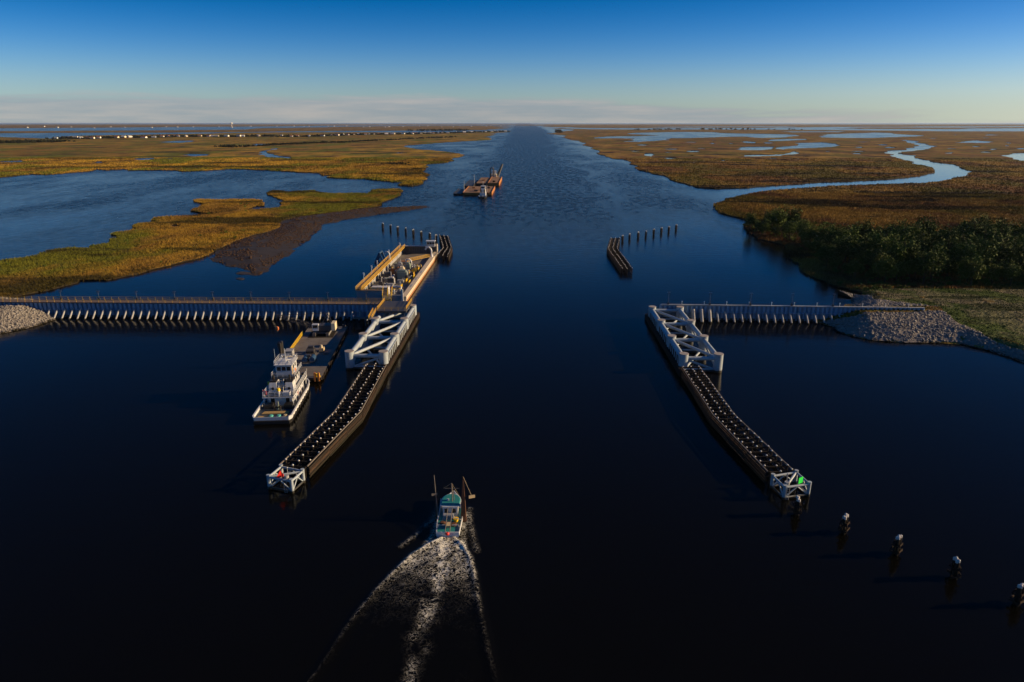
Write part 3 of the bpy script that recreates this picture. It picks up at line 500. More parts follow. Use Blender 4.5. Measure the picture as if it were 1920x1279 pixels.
def land(name, ring, holes, hfun, mat, n_pts, edge_z, seed, k=0.010, jit=0.16, far_w=2.0, skirt=True):
    outer = ragged(ring, k, jit, seed)
    hol = [ragged(h, k*0.45, min(jit, 0.09), seed+i+1) for i, h in enumerate(holes)]
    xs = np.array([p[0] for p in outer]); ys = np.array([p[1] for p in outer])
    # interior points, denser where the land is nearer
    dd = np.hypot(xs, ys); l0, l1 = np.log(dd.min()), np.log(dd.max()); an = np.arctan2(xs, ys)
    P = np.zeros((0, 2))
    for _ in range(12):
        u = nrg.random(n_pts*2); dist = np.exp(l0+(l1-l0)*(u**(1.0 if far_w == 2 else far_w))); th = nrg.uniform(an.min(), an.max(), n_pts*2)
        px, py = dist*np.sin(th), dist*np.cos(th)
        ok = inside(px, py, outer)
        for h in hol: ok &= ~inside(px, py, h)
        P = np.vstack([P, np.stack([px[ok], py[ok]], 1)])
        if len(P) >= n_pts: break
    P = P[:n_pts]
    co = []; ed = []
    for rg in [outer]+hol:
        o = len(co); co += rg; ed += [(o+i, o+(i+1) % len(rg)) for i in range(len(rg))]
    nb = len(co)
    allp = [Vector(p) for p in co] + [Vector(p) for p in P.tolist()]
    vo, eo, fo, ov, oe, of = delaunay_2d_cdt(allp, ed, [], 0, 1e-5)
    V = np.array([(p.x, p.y) for p in vo]); F = np.array([f for f in fo if len(f) == 3])
    c = V[F].mean(1); ok = inside(c[:,0], c[:,1], outer)
    for h in hol: ok &= ~inside(c[:,0], c[:,1], h)
    F = F[ok]
    Z = hfun(V[:,0], V[:,1])
    isb = np.array([any(i < nb for i in l) for l in ov])
    if edge_z is not None: Z[isb] = edge_z*(0.7+0.6*vnoise(V[isb,0], V[isb,1], 3.0, 4))
    verts = [(V[i,0], V[i,1], Z[i]) for i in range(len(V))]
    faces = [tuple(f) for f in F.tolist()]
    if skirt:
        cnt = {}
        for f in faces:
            for i in range(3):
                a, b_ = f[i], f[(i+1) % 3]
                if (b_, a) in cnt: del cnt[(b_, a)]
                else: cnt[(a, b_)] = 1
        low = {}
        for a, b_ in list(cnt):
            for q in (a, b_):
                if q not in low: low[q] = len(verts); verts.append((V[q,0], V[q,1], -0.6))
            faces.append((b_, a, low[a], low[b_]))
    mb = MB(); mb.v = verts; mb.f = faces
    me = mb.mesh(name, mat, False); me.materials.append(MATS['bank_mud_shade'])
    if skirt: me.polygons.foreach_set('material_index', np.array([0]*len(F)+[1]*(len(faces)-len(F)), np.int32))
    o = link(name, me); o['kind'] = 'structure'
    return o, outer, hol

w = MB(); nseg = 96
rings = [0, 150, 600, 3000, 12000, 90000]
w.v = [(0, 0, 0)] + [(r*math.cos(2*math.pi*k/nseg), r*math.sin(2*math.pi*k/nseg), 0) for r in rings[1:] for k in range(nseg)]
w.f = [(0, 1+k, 1+(k+1) % nseg) for k in range(nseg)]
for i in range(len(rings)-2):
    a, b_ = 1+i*nseg, 1+(i+1)*nseg
    w.f += [(a+k, b_+k, b_+(k+1) % nseg, a+(k+1) % nseg) for k in range(nseg)]
o = link('water', w.mesh('water', 'water', False)); o['kind'] = 'structure'

_, ring_ml, holes_ml = land('marsh', *LAND['marsh_left'], marsh_h, 'marsh_gold', 14000, 0.5, 3, jit=0.09)
_, ring_mr, holes_mr = land('marsh', *LAND['marsh_right'], right_h, 'marsh_russet', 30000, None, 23, jit=0.07, far_w=1.0)
_, ring_il, holes_il = land('marsh', *LAND['island_left'], marsh_h, 'marsh_gold', 16000, 0.45, 43, k=0.006, jit=0.07)
land('marsh', *LAND['spit_left'], marsh_h, 'marsh_russet', 2500, 0.8, 53)
land('marsh', *LAND['horizon_left'], marsh_h, 'marsh_russet', 2500, 0.8, 63)
land('marsh', *LAND['horizon_right'], marsh_h, 'marsh_russet', 2500, 0.8, 73)
land('marsh', *LAND['strip_right'], marsh_h, 'marsh_russet', 1500, 0.8, 83)
mud_ring = LAND['mud_bank'][0]
land('mud_bank', *LAND['mud_bank'], lambda x, y: mud_h(x, y, mud_ring), 'mud', 6000, 0.02, 93, k=0.006)
for nm in ('mud_islet', 'mud_islet.001'):
    land('mud_bank', *LAND[nm], lambda x, y: 0.15+0*x, 'mud', 60, 0.02, 95)
land('levee', *LAND['levee'], lambda x, y: right_h(x, y)+0.05, 'lawn', 3500, None, 99, k=0.02, jit=0.06, skirt=False)
rip = []
for nm, hf in (('riprap_left', left_h), ('riprap_left_back', left_h), ('riprap_right', right_h), ('riprap_right_back', right_h)):
    _, rg, _ = land('rock_slope', *LAND[nm], lambda x, y, hf=hf: hf(x, y)+0.06, 'rock_bed', 1500, None, 103, k=0.02, jit=0.08)
    rip.append((nm, rg, hf))

def scatter_in(ring, n, holes=(), box=None):
    xs = np.array([p[0] for p in ring]); ys = np.array([p[1] for p in ring])
    x0, x1, y0, y1 = xs.min(), xs.max(), ys.min(), ys.max()
    if box: x0, x1, y0, y1 = max(x0, box[0]), min(x1, box[1]), max(y0, box[2]), min(y1, box[3])
    X = nrg.uniform(x0, x1, n); Y = nrg.uniform(y0, y1, n); ok = inside(X, Y, ring)
    for h in holes: ok &= ~inside(X, Y, h)
    return X[ok], Y[ok]
def bulk(name, V, F, mat, label, cat, smooth=False):
    """many tiny pieces nobody could count, as one object; V (n,k,3), F (m,3 or 4)"""
    n, k = V.shape[:2]; F = np.asarray(F)
    fa = (F[None]+np.arange(n)[:,None,None]*k).reshape(-1, F.shape[1])
    me = bpy.data.meshes.new(name)
    me.vertices.add(n*k); me.vertices.foreach_set('co', V.reshape(-1).astype(np.float32))
    me.loops.add(fa.size); me.loops.foreach_set('vertex_index', fa.reshape(-1).astype(np.int32))
    me.polygons.add(len(fa)); me.polygons.foreach_set('loop_start', (np.arange(len(fa))*F.shape[1]).astype(np.int32))
    me.materials.append(MATS[mat]); me.update(calc_edges=True); me.validate()
    o = link(name, me); o['kind'] = 'stuff'; o['label'] = label; o['category'] = cat
    return o
OCT = np.array([(1,0,0),(0,1,0),(-1,0,0),(0,-1,0),(0,0,1),(0,0,-1)], float)
OCF = [(0,1,4),(1,2,4),(2,3,4),(3,0,4),(1,0,5),(2,1,5),(3,2,5),(0,3,5)]
def rocks(name, X, Y, Z, smin, smax, mat, label, flat=0.65, cat='rocks'):
    n = len(X); s = smin+(smax-smin)*nrg.random(n)**2.2
    V = OCT[None]*nrg.uniform(0.55, 1.25, (n, 6, 1))*s[:,None,None]
    V = V + nrg.normal(0, 0.16, (n, 6, 3))*s[:,None,None]
    a = nrg.uniform(0, 6.28, n); c, sn = np.cos(a), np.sin(a)
    W = np.empty_like(V); W[...,0] = V[...,0]*c[:,None]-V[...,1]*sn[:,None]; W[...,1] = V[...,0]*sn[:,None]+V[...,1]*c[:,None]; W[...,2] = V[...,2]*flat
    W += np.stack([X, Y, Z], 1)[:,None]
    return bulk(name, W, OCF, mat, label, cat)
for (nm, rg, hf), n, lab in zip(rip, (15000, 8000, 26000, 7500), ('pale riprap boulders on the bank in front of the left flood wall', 'pale riprap boulders on the bank behind the left flood wall', 'grey riprap boulders sloping to the water in front of the right flood wall', 'grey riprap boulders on the shore behind the right flood wall')):
    X, Y = scatter_in(rg, n); rocks('riprap_boulders', X, Y, hf(X, Y)+0.1, 0.16, 0.6, 'rock', lab)
X, Y = scatter_in(mud_ring, 26000)
keep = (vnoise(X, Y, 8, 9)+0.5*vnoise(X, Y, 2.5, 8)) > 0.55
X, Y = X[keep], Y[keep]
rocks('shore_debris', X, Y, mud_h(X, Y, mud_ring)+0.05, 0.15, 0.75, 'debris', 'dark broken rubble and driftwood strewn over the mud bank', 0.45, 'debris')

def tufts(name, X, Y, Z, hmin, hmax, wid, mat, label, blades=5, spread=0.5):
    n = len(X)*blades
    x = np.repeat(X, blades)+nrg.normal(0, spread, n); y = np.repeat(Y, blades)+nrg.normal(0, spread, n); z = np.repeat(Z, blades)-0.25
    h = nrg.uniform(hmin, hmax, n); a = nrg.uniform(0, 3.14, n); wd = wid*nrg.uniform(0.6, 1.4, n)
    lx, ly = nrg.normal(0, 0.28, n)*h, nrg.normal(0, 0.28, n)*h
    V = np.zeros((n, 3, 3))
    V[:,0] = np.stack([x-np.cos(a)*wd, y-np.sin(a)*wd, z], 1); V[:,1] = np.stack([x+np.cos(a)*wd, y+np.sin(a)*wd, z], 1); V[:,2] = np.stack([x+lx, y+ly, z+h+0.25], 1)
    return bulk(name, V, [(0,1,2)], mat, label, 'grass')
X, Y = scatter_in(ring_il, 150000, holes_il)
k = 0.5+0.9*vnoise(X, Y, 14, 12)
tufts('marsh_grass', X, Y, marsh_h(X, Y)*(.45+.75*vnoise(X, Y, 11, 41)), 0.2, 1.0, 0.16, 'marsh_gold', 'golden marsh grass covering the long island left of the gate', 4, 0.32)
X, Y = scatter_in(ring_mr, 330000, holes_mr, (85, 420, 120, 620))
lawn = (Y < 252)
d = np.hypot(X, Y); ok = (~lawn) & (nrg.random(len(X)) < np.clip(380/d, 0, 1)**2)
tufts('marsh_grass', X[ok], Y[ok], right_h(X[ok], Y[ok]), 0.35, 1.3, 0.2, 'marsh_russet', 'russet marsh grass on the near right bank', 3)
X, Y = scatter_in(ring_mr, 90000, holes_mr, (85, 330, 110, 258)); bad = np.zeros(len(X), bool)
for nm, rg, hf in rip: bad |= inside(X, Y, rg)
X, Y = X[~bad], Y[~bad]
tufts('levee_grass', X, Y, right_h(X, Y), 0.1, 0.4, 0.22, 'lawn', 'short olive grass on the levee beside the right flood wall', 3)
X, Y = scatter_in(ring_ml, 900000, holes_ml, (-900, 60, 480, 1250)); d = np.hypot(X, Y)
ok = nrg.random(len(X)) < np.clip(520/d, 0, 1)**2*0.8
tufts('marsh_grass', X[ok], Y[ok], marsh_h(X[ok], Y[ok]), 0.4, 1.2, 0.5, 'marsh_gold', 'golden marsh grass on the broad left marsh', 2, 0.8)
X, Y = scatter_in(ring_mr, 500000, holes_mr, (60, 1100, 480, 1250)); d = np.hypot(X, Y)
ok = nrg.random(len(X)) < np.clip(560/d, 0, 1)**2*0.7
tufts('marsh_grass', X[ok], Y[ok], marsh_h(X[ok], Y[ok]), 0.4, 1.2, 0.5, 'marsh_russet', 'russet marsh grass on the wide right marsh beyond the creek', 2, 0.8)

# boat wake: real ridges and a sheet of churned foam
def polyd(px, py, line):
    best = np.full(len(px), 1e9); tt = np.zeros(len(px)); acc = 0.0; side = np.zeros(len(px))
    for (x0, y0), (x1, y1) in zip(line[:-1], line[1:]):
        dx, dy = x1-x0, y1-y0; L = math.hypot(dx, dy); t = np.clip(((px-x0)*dx+(py-y0)*dy)/(L*L), 0, 1)
        d = np.hypot(px-x0-t*dx, py-y0-t*dy); b_ = d < best
        best = np.where(b_, d, best); tt = np.where(b_, acc+t*L, tt); side = np.where(b_, np.sign(dx*(py-y0)-dy*(px-x0)), side); acc += L
    return best, tt, side
gx, gy = np.meshgrid(np.arange(-46, 14, 0.22), np.arange(48, 103, 0.22)); px, py = gx.ravel(), gy.ravel()
dl, tl, sl_ = polyd(px, py, WAKE_LEFT); dr, tr, sr_ = polyd(px, py, WAKE_RIGHT); dt, tt, _ = polyd(px, py, WAKE_TRAIL)
inn = np.where(((sl_ > 0) & (sr_ < 0)), 1.0, 0.0)
rid = lambda d, t, s: np.exp(-(d/(0.32+0.012*t))**2)*0.16*np.exp(-t/30)
z = rid(dl, tl, sl_)+rid(dr, tr, sr_)+0.28*np.exp(-(dt/2.4)**2)*np.exp(-tt/18)*(vnoise(px,py,0.8,3)-0.4)+0.10*inn*np.exp(-tt/12)*(vnoise(px,py,1.7,4)-0.5)
z += 0.06*np.cos(np.minimum(dl, dr)*2.0)*np.exp(-np.minimum(dl, dr)/2.5)*np.exp(-np.minimum(tl, tr)/40)
blotch = vnoise(px, py, 1.3, 5)*0.6+vnoise(px, py, 0.5, 6)*0.6
lace = vnoise(px, py, 5, 9)
foam = 1.6*np.exp(-(dl/0.3)**2)*np.exp(-tl/9)*(0.3+blotch)+1.6*np.exp(-(dr/0.3)**2)*np.exp(-tr/9)*(0.3+blotch)
foam += 0.55*np.exp(-(dl/0.12)**2)*np.exp(-tl/30)*lace**3+0.55*np.exp(-(dr/0.12)**2)*np.exp(-tr/30)*lace**3
foam += 1.25*np.exp(-((dt+0.9*(vnoise(px,py,2.2,19)-0.5))/(0.72+0.012*tt))**2)*np.exp(-tt/24)*(0.02+1.1*blotch)*np.clip(2.2*vnoise(px,py,1.9,17)-0.25,0,1.4)
foam += inn*1.25*np.exp(-(tt/9.0)**2)*(0.04+1.0*blotch)
foam += inn*0.15*np.exp(-tt/12)*blotch*vnoise(px,py,2.6,15)*1.6
bow = np.minimum(polyd(px, py, [(-9.2,97.5),(-8.9,94),(-7.9,89),(-7.2,86)])[0], polyd(px, py, [(-14.3,97.5),(-15.0,94),(-17.0,89.5),(-18.5,87)])[0])
foam += 0.5*np.exp(-(bow/0.5)**2)*(0.1+0.8*blotch); z += 0.12*np.exp(-(bow/0.6)**2)
side = np.minimum(polyd(px, py, [(-9.7,96),(-9.6,90),(-9.2,86.5)])[0], polyd(px, py, [(-14.0,96),(-14.2,90),(-15,87.5)])[0])
foam += 0.8*np.exp(-(side/0.45)**2)*(0.3+0.8*blotch)
edge = np.minimum.reduce([px+46, 14-px, py-48, 103-py]); fade = sstep(edge/3)
ny, nx = gx.shape; idx = np.arange(nx*ny).reshape(ny, nx)
F = np.stack([idx[:-1,:-1].ravel(), idx[:-1,1:].ravel(), idx[1:,1:].ravel(), idx[1:,:-1].ravel()], 1)
me = bpy.data.meshes.new('wake_foam')
me.from_pydata(np.stack([px, py, 0.012+np.maximum(z+0.10*inn*np.exp(-tt/20), 0)*fade], 1).tolist(), [], F.tolist())
at = me.attributes.new('foam', 'FLOAT', 'POINT'); at.data.foreach_set('value', (np.clip(foam, 0, 1.6)*fade).astype(np.float32))
me.shade_smooth(); me.materials.append(MATS['wake_water'])
o = link('wake_foam', me); o['kind'] = 'stuff'; o['label'] = 'churned white foam wake spreading behind the teal shrimp boat'; o['category'] = 'wake'

# ------------------------------------------------------------------ flood walls
def handrail(parent, pts, h, mat, pitch=2.4, post=0.06, rails=(1.0, 0.55), name='handrail', z_off=0.0, local=False):
    """rails along a polyline, every post its own part"""
    for k in rails:
        mb = MB()
        for a, b in zip(pts[:-1], pts[1:]): mb.beam((a[0], a[1], a[2]+h*k), (b[0], b[1], b[2]+h*k), post, post)
        part(name, mb, mat, parent, local)
    pm = None
    off = Vector((0,0,0)) if local else wloc(parent)
    for a, b in zip(pts[:-1], pts[1:]):
        L = (Vector(b)-Vector(a)).length; n = max(1, round(L/pitch))
        for i in range(n+1 if b == pts[-1] else n):
            p = Vector(a).lerp(Vector(b), i/n)
            if pm is None: pm = MB().span(-post*0.55, post*0.55, -post*0.55, post*0.55, 0, h).mesh('rail_post', mat, False)
            link('rail_post', pm, parent, p-off)
def flood_wall(x0, x1, y, ztop, label, pile_pitch, pile_x0, pile_x1, rails, rib_pitch, yend=None, tall=()):
    root = thing('flood_wall', label, 'flood wall', ((x0+x1)/2, y, 0))
    w = wloc(root); yend = y if yend is None else yend
    Y = lambda x: y+(yend-y)*(x-x0)/(x1-x0)
    mb = MB()
    mb.add([(x0,Y(x0)+.5,-1),(x1,Y(x1)+.5,-1),(x1,Y(x1)+1.1,-1),(x0,Y(x0)+1.1,-1),(x0,Y(x0)+.5,ztop-.3),(x1,Y(x1)+.5,ztop-.3),(x1,Y(x1)+1.1,ztop-.3),(x0,Y(x0)+1.1,ztop-.3)],
           [(3,2,1,0),(4,5,6,7),(0,1,5,4),(1,2,6,5),(2,3,7,6),(3,0,4,7)])
    part('wall_panel', mb, 'wall_steel', root)
    # Z-shaped sheet piles, each proud of the panel; darker foot near the water
    rm = MB().tube((0,0.25,0.75), (0,0.25,ztop-.3), rib_pitch*0.31, n=8, cap=False).mesh('sheet_pile', 'wall_steel')
    rl = MB().tube((0,0.25,-0.8), (0,0.25,0.75), rib_pitch*0.31, n=8, cap=False).mesh('dark_foot', 'wall_low')
    n = int((x1-x0)/rib_pitch)
    for i in range(n+1):
        x = x0+i*rib_pitch; o = link('sheet_pile', rm, root, Vector((x, Y(x), 0))-w); link('dark_foot', rl, o)
    mb = MB()
    for s in range(8):
        a, b = x0+(x1-x0)*s/8, x0+(x1-x0)*(s+1)/8
        mb.beam((a, Y(a)+.1, 2.55), (b, Y(b)+.1, 2.55), .9, 0.14)
    part('waler', mb, 'wall_steel', root)
    dep = 3.4 if rails else 0.75
    for s in range(10):
        a, b = x0+(x1-x0)*s/10+.02, x0+(x1-x0)*(s+1)/10-.02
        mb = MB().beam((a, Y(a)-.2+dep/2, ztop-.15), (b, Y(b)-.2+dep/2, ztop-.15), dep, 0.3)
        part('walkway_slab' if rails else 'coping', mb, 'deck_brown' if rails else 'concrete', root)
    pm = MB().tube((0,-0.35,2.75), (0,-4.0,-0.9), 0.29, n=10)
    pm.tube((0,-0.30,2.80), (0,-0.36,2.74), 0.36, n=10)
    pm = pm.mesh('batter_pile', 'concrete')
    tm = MB().tube((0,-0.6,3.6), (0,-3.8,-0.9), 0.55, n=12).mesh('batter_pile', 'concrete')
    x = pile_x0
    i = 0
    while x <= pile_x1:
        link('batter_pile', tm if i in tall else pm, root, Vector((x, Y(x), 0))-w); x += pile_pitch*rng.uniform(.99, 1.01); i += 1
    if rails:
        handrail(root, [(x0, y-.1, ztop), (x1, yend-.1, ztop)], 1.05, 'rail_yellow', 2.4, 0.075)
        handrail(root, [(x0, y+3.1, ztop), (x1, yend+3.1, ztop)], 1.05, 'rail_yellow', 2.4, 0.075)
    return root
WL = flood_wall(-205, -46.5, 209.6, 5.0, 'long blue-grey flood wall with orange-railed walkway left of the gate barge', 2.52, -164, -49, True, 1.45)
WR = flood_wall(42.5, 124, 211.3, 5.0, 'blue-grey flood wall with bare coping right of the channel', 2.52, 52.5, 100, False, 1.4, yend=209.1, tall=(0, 1, 2))
wr_y = lambda x: 211.3-(x-42.5)*2.2/81.5+.17
def lamp_post(x, y, z, h, label, group, mat='steel_dark'):
    t = thing('lamp_post', label, 'lamp post', (x, y, z), 0, group)
    part('base_box', MB().span(-.28, .28, -.2, .2, 0, .7), mat, t, True)
    part('pole', MB().tube((0,0,0), (0,0,h), .09, .06, 8), mat, t, True)
    hd = part('lamp_head', MB().box(0, 0, h, .9, .3, .14), mat, t, True)
    part('arm', MB().beam((-.6,0,h-.12), (.6,0,h-.12), .07, .07), mat, hd, True)
    return t
for i, x in enumerate((44.7, 57.7, 70.4, 83.2, 95.9)):
    lamp_post(x, wr_y(x), 5.0, 3.9, '%s dark lamp post from the channel on the right flood wall' % ORD[i], 'lamp posts on the right flood wall')
for i, x in enumerate(np.linspace(-52, -152, 9)):
    lamp_post(x, 212.75, 5.0, 2.9, '%s thin lamp post from the gate barge along the left walkway' % ORD[i], 'lamp posts on the left walkway', 'steel_dark')
for i in range(11):
    x = 49+i*7.0
    o = link('marker_light', MB().tube((0,0,0),(0,0,.9),.07,n=6).ball((0,0,1.0),.17,8).mesh('marker_light','boat_white'), WR, Vector((x, wr_y(x), 5.0))-wloc(WR))

# ------------------------------------------------------------------ gate abutment frames
ROWS_Y = (163.4, 178.6, 194.1, 209.4)
def abutment(side, xi, xo, label):
    root = thing('gate_abutment', label, 'steel frame', ((xi+xo)/2, 186, 0))
    zt = 4.7; s = 1 if xo > xi else -1
    cm = MB().tube((0,0,-1.5), (0,0,zt), 1.15, n=28)
    cm = cm.mesh('column', 'steel_white'); lid = MB().tube((0,0,zt+.005), (0,0,zt+.10), 1.2, n=28).mesh('column_cap', 'steel_top')
    w = wloc(root)
    for y in ROWS_Y:
        for x in (xi, xo):
            c = link('column', cm, root, Vector((x, y, 0))-w); link('column_cap', lid, c)
    tz = 3.55
    for x, r in ((xi, .64), (xo, .64)):
        for a, b in zip(ROWS_Y[:-1], ROWS_Y[1:]):
            if side == 'L' and x == xo and b == ROWS_Y[-1]: b -= 9.5
            t = part('chord_tube', MB().tube((x, a+.9, tz), (x, b-.9, tz), r, n=22), 'steel_white', root)
            part('collar', MB().tube((x, a+1.0, tz), (x, a+1.35, tz), r+.06, n=22), 'steel_white', t)
    for i, y in enumerate(ROWS_Y):
        part('cross_tube', MB().tube((xi+s*.9, y, 3.5), (xo-s*.9, y, 3.5), .5, n=20), 'steel_white', root)
        part('lower_tube', MB().tube((xi+s*.9, y, .5), (xo-s*.9, y, .5), .4, n=14), 'steel_white', root)
        part('lower_diagonal', MB().tube((xi+s*1.0, y, 3.0), (xo-s*1.0, y, .6), .3, n=12), 'steel_white', root)
    for a, b in zip(ROWS_Y[:-1], ROWS_Y[1:]):
        part('diagonal_tube', MB().tube((xo-s*.8, a+.9, 3.6), (xi+s*.8, b-.9, 3.6), .4, n=18), 'steel_white', root)
        part('side_diagonal', MB().tube((xo, a+.9, .4), (xo, b-.9, 2.9), .28, n=12), 'steel_white', root)
        part('side_diagonal', MB().tube((xi+s*.9, a+.9, .6), (xo-s*.9, b-.9, .6), .3, n=12), 'steel_white', root)
    # channel face: upright bars between chord and timber fender
    xf = xi-s*.95
    bm = MB().span(-.03, .03, -.34, .34, 1.3, 3.6).mesh('fender_bar', 'steel_white', False)
    for a, b in zip(ROWS_Y[:-1], ROWS_Y[1:]):
        n = 6
        for k in range(n):
            link('fender_bar', bm, root, Vector((xf, a+1.9+(b-a-3.8)*k/(n-1), 0))-w)
        part('dark_slot_sheet', MB().span(min(xf+s*.04, xf+s*.09), max(xf+s*.04, xf+s*.09), a+1.2, b-1.2, 1.3, 3.58), 'timber_dark', root)  # dark sheet added behind the bars, standing in for the shaded slots
        part('top_plate', MB().span(min(xf-s*.1, xf+s*.5), max(xf-s*.1, xf+s*.5), a+1.2, b-1.2, 3.62, 3.8), 'steel_white', root)
    # timber fender planks along the waterline
    xp = xf-s*.55
    y0, y1 = 159.0, 212.5
    for r in range(5):
        for k in range(6):
            a, b = y0+(y1-y0)*k/6+.04, y0+(y1-y0)*(k+1)/6-.04
            part('fender_plank', MB().box(xp+rng.uniform(-.03,.03), (a+b)/2, -.05+r*.32, .3, b-a, .27), 'timber_brown', root)
    part('fender_cap', MB().box(xp+s*.55, (y0+y1)/2, 1.5, 1.3, y1-y0, .14), 'timber_brown', root)
    for k in range(22):
        link('fender_pile', FP, root, Vector((xp+s*.45, y0+(y1-y0)*k/21, 0))-w)
    return root
FP = MB().tube((0,0,-1), (0,0,1.42), .2, n=8).mesh('fender_pile', 'timber_dark')
AL = abutment('L', -36.5, -45.2, 'white tubular steel gate frame left of the channel, in front of the gate barge')
AR = abutment('R', 39.4, 48.1, 'white tubular steel gate frame right of the channel')
# access bridge between the left wall, the frame and the barge
br = thing('access_bridge', 'dark steel deck with yellow side rails between left gate frame and gate barge', 'bridge', (-41, 207, 4.0))
part('deck', MB().span(-46.3, -37.2, 201.6, 213.4, 4.85, 5.02), 'steel_dark', br)
part('front_beam', MB().span(-46.3, -37.2, 201.2, 201.57, 4.3, 5.0), 'steel_dark', br)
for k in range(5): part('joist', MB().span(-46.2+k*2.2, -46.0+k*2.2, 201.7, 213.3, 4.5, 4.84), 'steel_dark', br)
handrail(br, [(-46.2, 201.7, 5.02), (-46.2, 213.2, 5.02)], 1.1, 'rail_yellow', 1.6, .1, (1.0, .66, .33))
handrail(br, [(-37.4, 202.5, 5.02), (-37.4, 213.2, 5.02)], 1.1, 'rail_yellow', 1.6, .1, (1.0, .66, .33))
handrail(br, [(-46.0, 201.5, 5.02), (-37.6, 201.5, 5.02)], 1.1, 'rail_yellow', 2.0, .07)
st = thing('access_stair', 'yellow-railed stair running down beside the outer chord of the left gate frame', 'stair', (-46.4, 199, 3.9))
for k in range(9): part('step', MB().box(-46.9, 201.3-k*.75, 4.85-k*.1, .9, .5, .06), 'steel_grey', st)
handrail(st, [(-47.35, 201.4, 4.9), (-47.35, 194.8, 4.1)], 1.1, 'rail_yellow', 1.3, .1, (1.0, .66, .33))
handrail(st, [(-46.45, 201.4, 4.9), (-46.45, 194.8, 4.1)], 1.1, 'rail_yellow', 1.3, .1, (1.0, .66, .33))
pl = thing('mooring_platform', 'small brown timber landing on piles between flood wall and left gate frame', 'platform', (-52, 203, 0))
part('deck', MB().span(-54.5, -47.6, 202.2, 204.2, 2.0, 2.25), 'deck_brown', pl)
for x in (-54, -51, -48.2): part('pile', MB().tube((x,202.5,-1),(x,202.5,2.0),.22,n=8), 'timber_dark', pl)
for x in (-50.2, -49.2): part('ladder_rail', MB().tube((x,202.0,-.8),(x,202.0,2.6),.06,n=6), 'steel_grey', pl)
part('bollard', MB().tube((-54.1,203.2,2.25),(-54.1,203.2,2.9),.2,n=8), 'steel_grey', pl)

# ------------------------------------------------------------------ timber guide walls
PILE = MB().tube((0,0,-1.2), (0,0,2.35), .155, n=8).mesh('pile', 'timber_dark')
CAP = MB().tube((0,0,2.34), (0,0,2.41), .19, .19, 10).tube((0,0,2.41), (0,0,2.55), .19, .05, 10).mesh('cap', 'pile_cap')
def guide_wall(label, inner, outer, pitch, plank_rows=6, plank_len=7.5, caps=True, rail_mat='timber_grey'):
    """inner = channel-side line, outer = back line (same number of points)"""
    cx = sum(p[0] for p in inner+outer)/(2*len(inner)); cy = sum(p[1] for p in inner+outer)/(2*len(inner))
    root = thing('guide_wall', label, 'guide wall', (cx, cy, 0)); w = wloc(root)
    for s in range(len(inner)-1):
        a0, a1, b0, b1 = (Vector((*p, 0)) for p in (inner[s], inner[s+1], outer[s], outer[s+1]))
        n = round(max((a1-a0).length, (b1-b0).length)/pitch)
        for i in range(n+1 if s == len(inner)-2 else n):
            t = i/n; A, B = a0.lerp(a1, t), b0.lerp(b1, t)
            for q in (.06, .5, .95):
                j = Vector((rng.uniform(-.12,.12), rng.uniform(-.2,.2), 0))
                o = link('pile', PILE, root, A.lerp(B, q)+j-w, rot=(rng.uniform(-.04,.04), rng.uniform(-.04,.04), 0))
                o.scale.z = rng.uniform(.93, 1.06)
                if caps and rng.random() > .06: link('cap', CAP, o)
            part('cross_beam', MB().beam(A.lerp(B,.04)+Vector((0,.28,1.95)), A.lerp(B,.97)+Vector((0,.28,1.95)), .18, .28), 'timber_dark', root)
            if i % 2 == 0: part('brace', MB().beam(A.lerp(B,.06)+Vector((0,-.26,.2)), A.lerp(B,.95)+Vector((0,-.26,1.7)), .14, .2), 'timber_dark', root)
        L = (a1-a0).length; m = max(1, round(L/plank_len)); d = (a1-a0).normalized(); nrm = (a0-b0).normalized()*.28
        for r in range(plank_rows):
            for k in range(m):
                p = a0.lerp(a1, k/m)+d*.03; q = a0.lerp(a1, (k+1)/m)-d*.03
                zz = Vector((0,0,.05+r*.36)); off = nrm*(1+rng.uniform(-.2,.35))
                part('plank', MB().beam(p+zz+off, q+zz+off, .2, .31*rng.uniform(.86, 1)), rng.choice(('timber_brown','timber_brown','timber_mid','timber_dark')), root)
        for (p, q, c, z) in ((a0, a1, .6, 2.28), (b0, b1, 1.0, 2.24)):
            mm = max(1, round((q-p).length/6))
            for k in range(mm):
                part('top_rail', MB().beam(p.lerp(q,k/mm)+Vector((0,0,z))-(nrm*.15 if c == 1.0 else -nrm*.25), p.lerp(q,(k+1)/mm)+Vector((0,0,z))-d*.05-(nrm*.15 if c == 1.0 else -nrm*.25), .17, .2), rail_mat, root)
        part('lower_wale', MB().beam(b0+Vector((0,0,.9)), b1+Vector((0,0,.9)), .22, .28), 'timber_dark', root)
        part('middle_wale', MB().beam(a0.lerp(b0,.5)+Vector((.25,0,1.6)), a1.lerp(b1,.5)+Vector((.25,0,1.6)), .2, .26), 'timber_dark', root)
    return root
guide_wall('black timber guide wall with white pile caps bending away on the near left', [(-35.3,160.5),(-34.9,131.3),(-38.7,107)], [(-40.3,160.5),(-40.3,131),(-43.7,107.6)], 1.85)
guide_wall('black timber guide wall with white pile caps bending away on the near right', [(38.5,160.5),(38.7,131.2),(42.0,107)], [(42.8,160.5),(43.1,131.4),(46.5,107.6)], 1.85)
guide_wall('short kinked timber guide wall beyond the gate barge, far left', [(-36.2,305.5),(-37.0,329),(-42.9,365)], [(-41.6,309),(-41.2,329),(-48.0,367.5)], 2.2, rail_mat='timber_dark')
guide_wall('short kinked timber guide wall beyond the right flood wall, far right', [(39.1,280.5),(38.3,327),(43.4,359)], [(43.6,280.5),(43.2,329),(48.6,361)], 2.2, rail_mat='timber_dark')

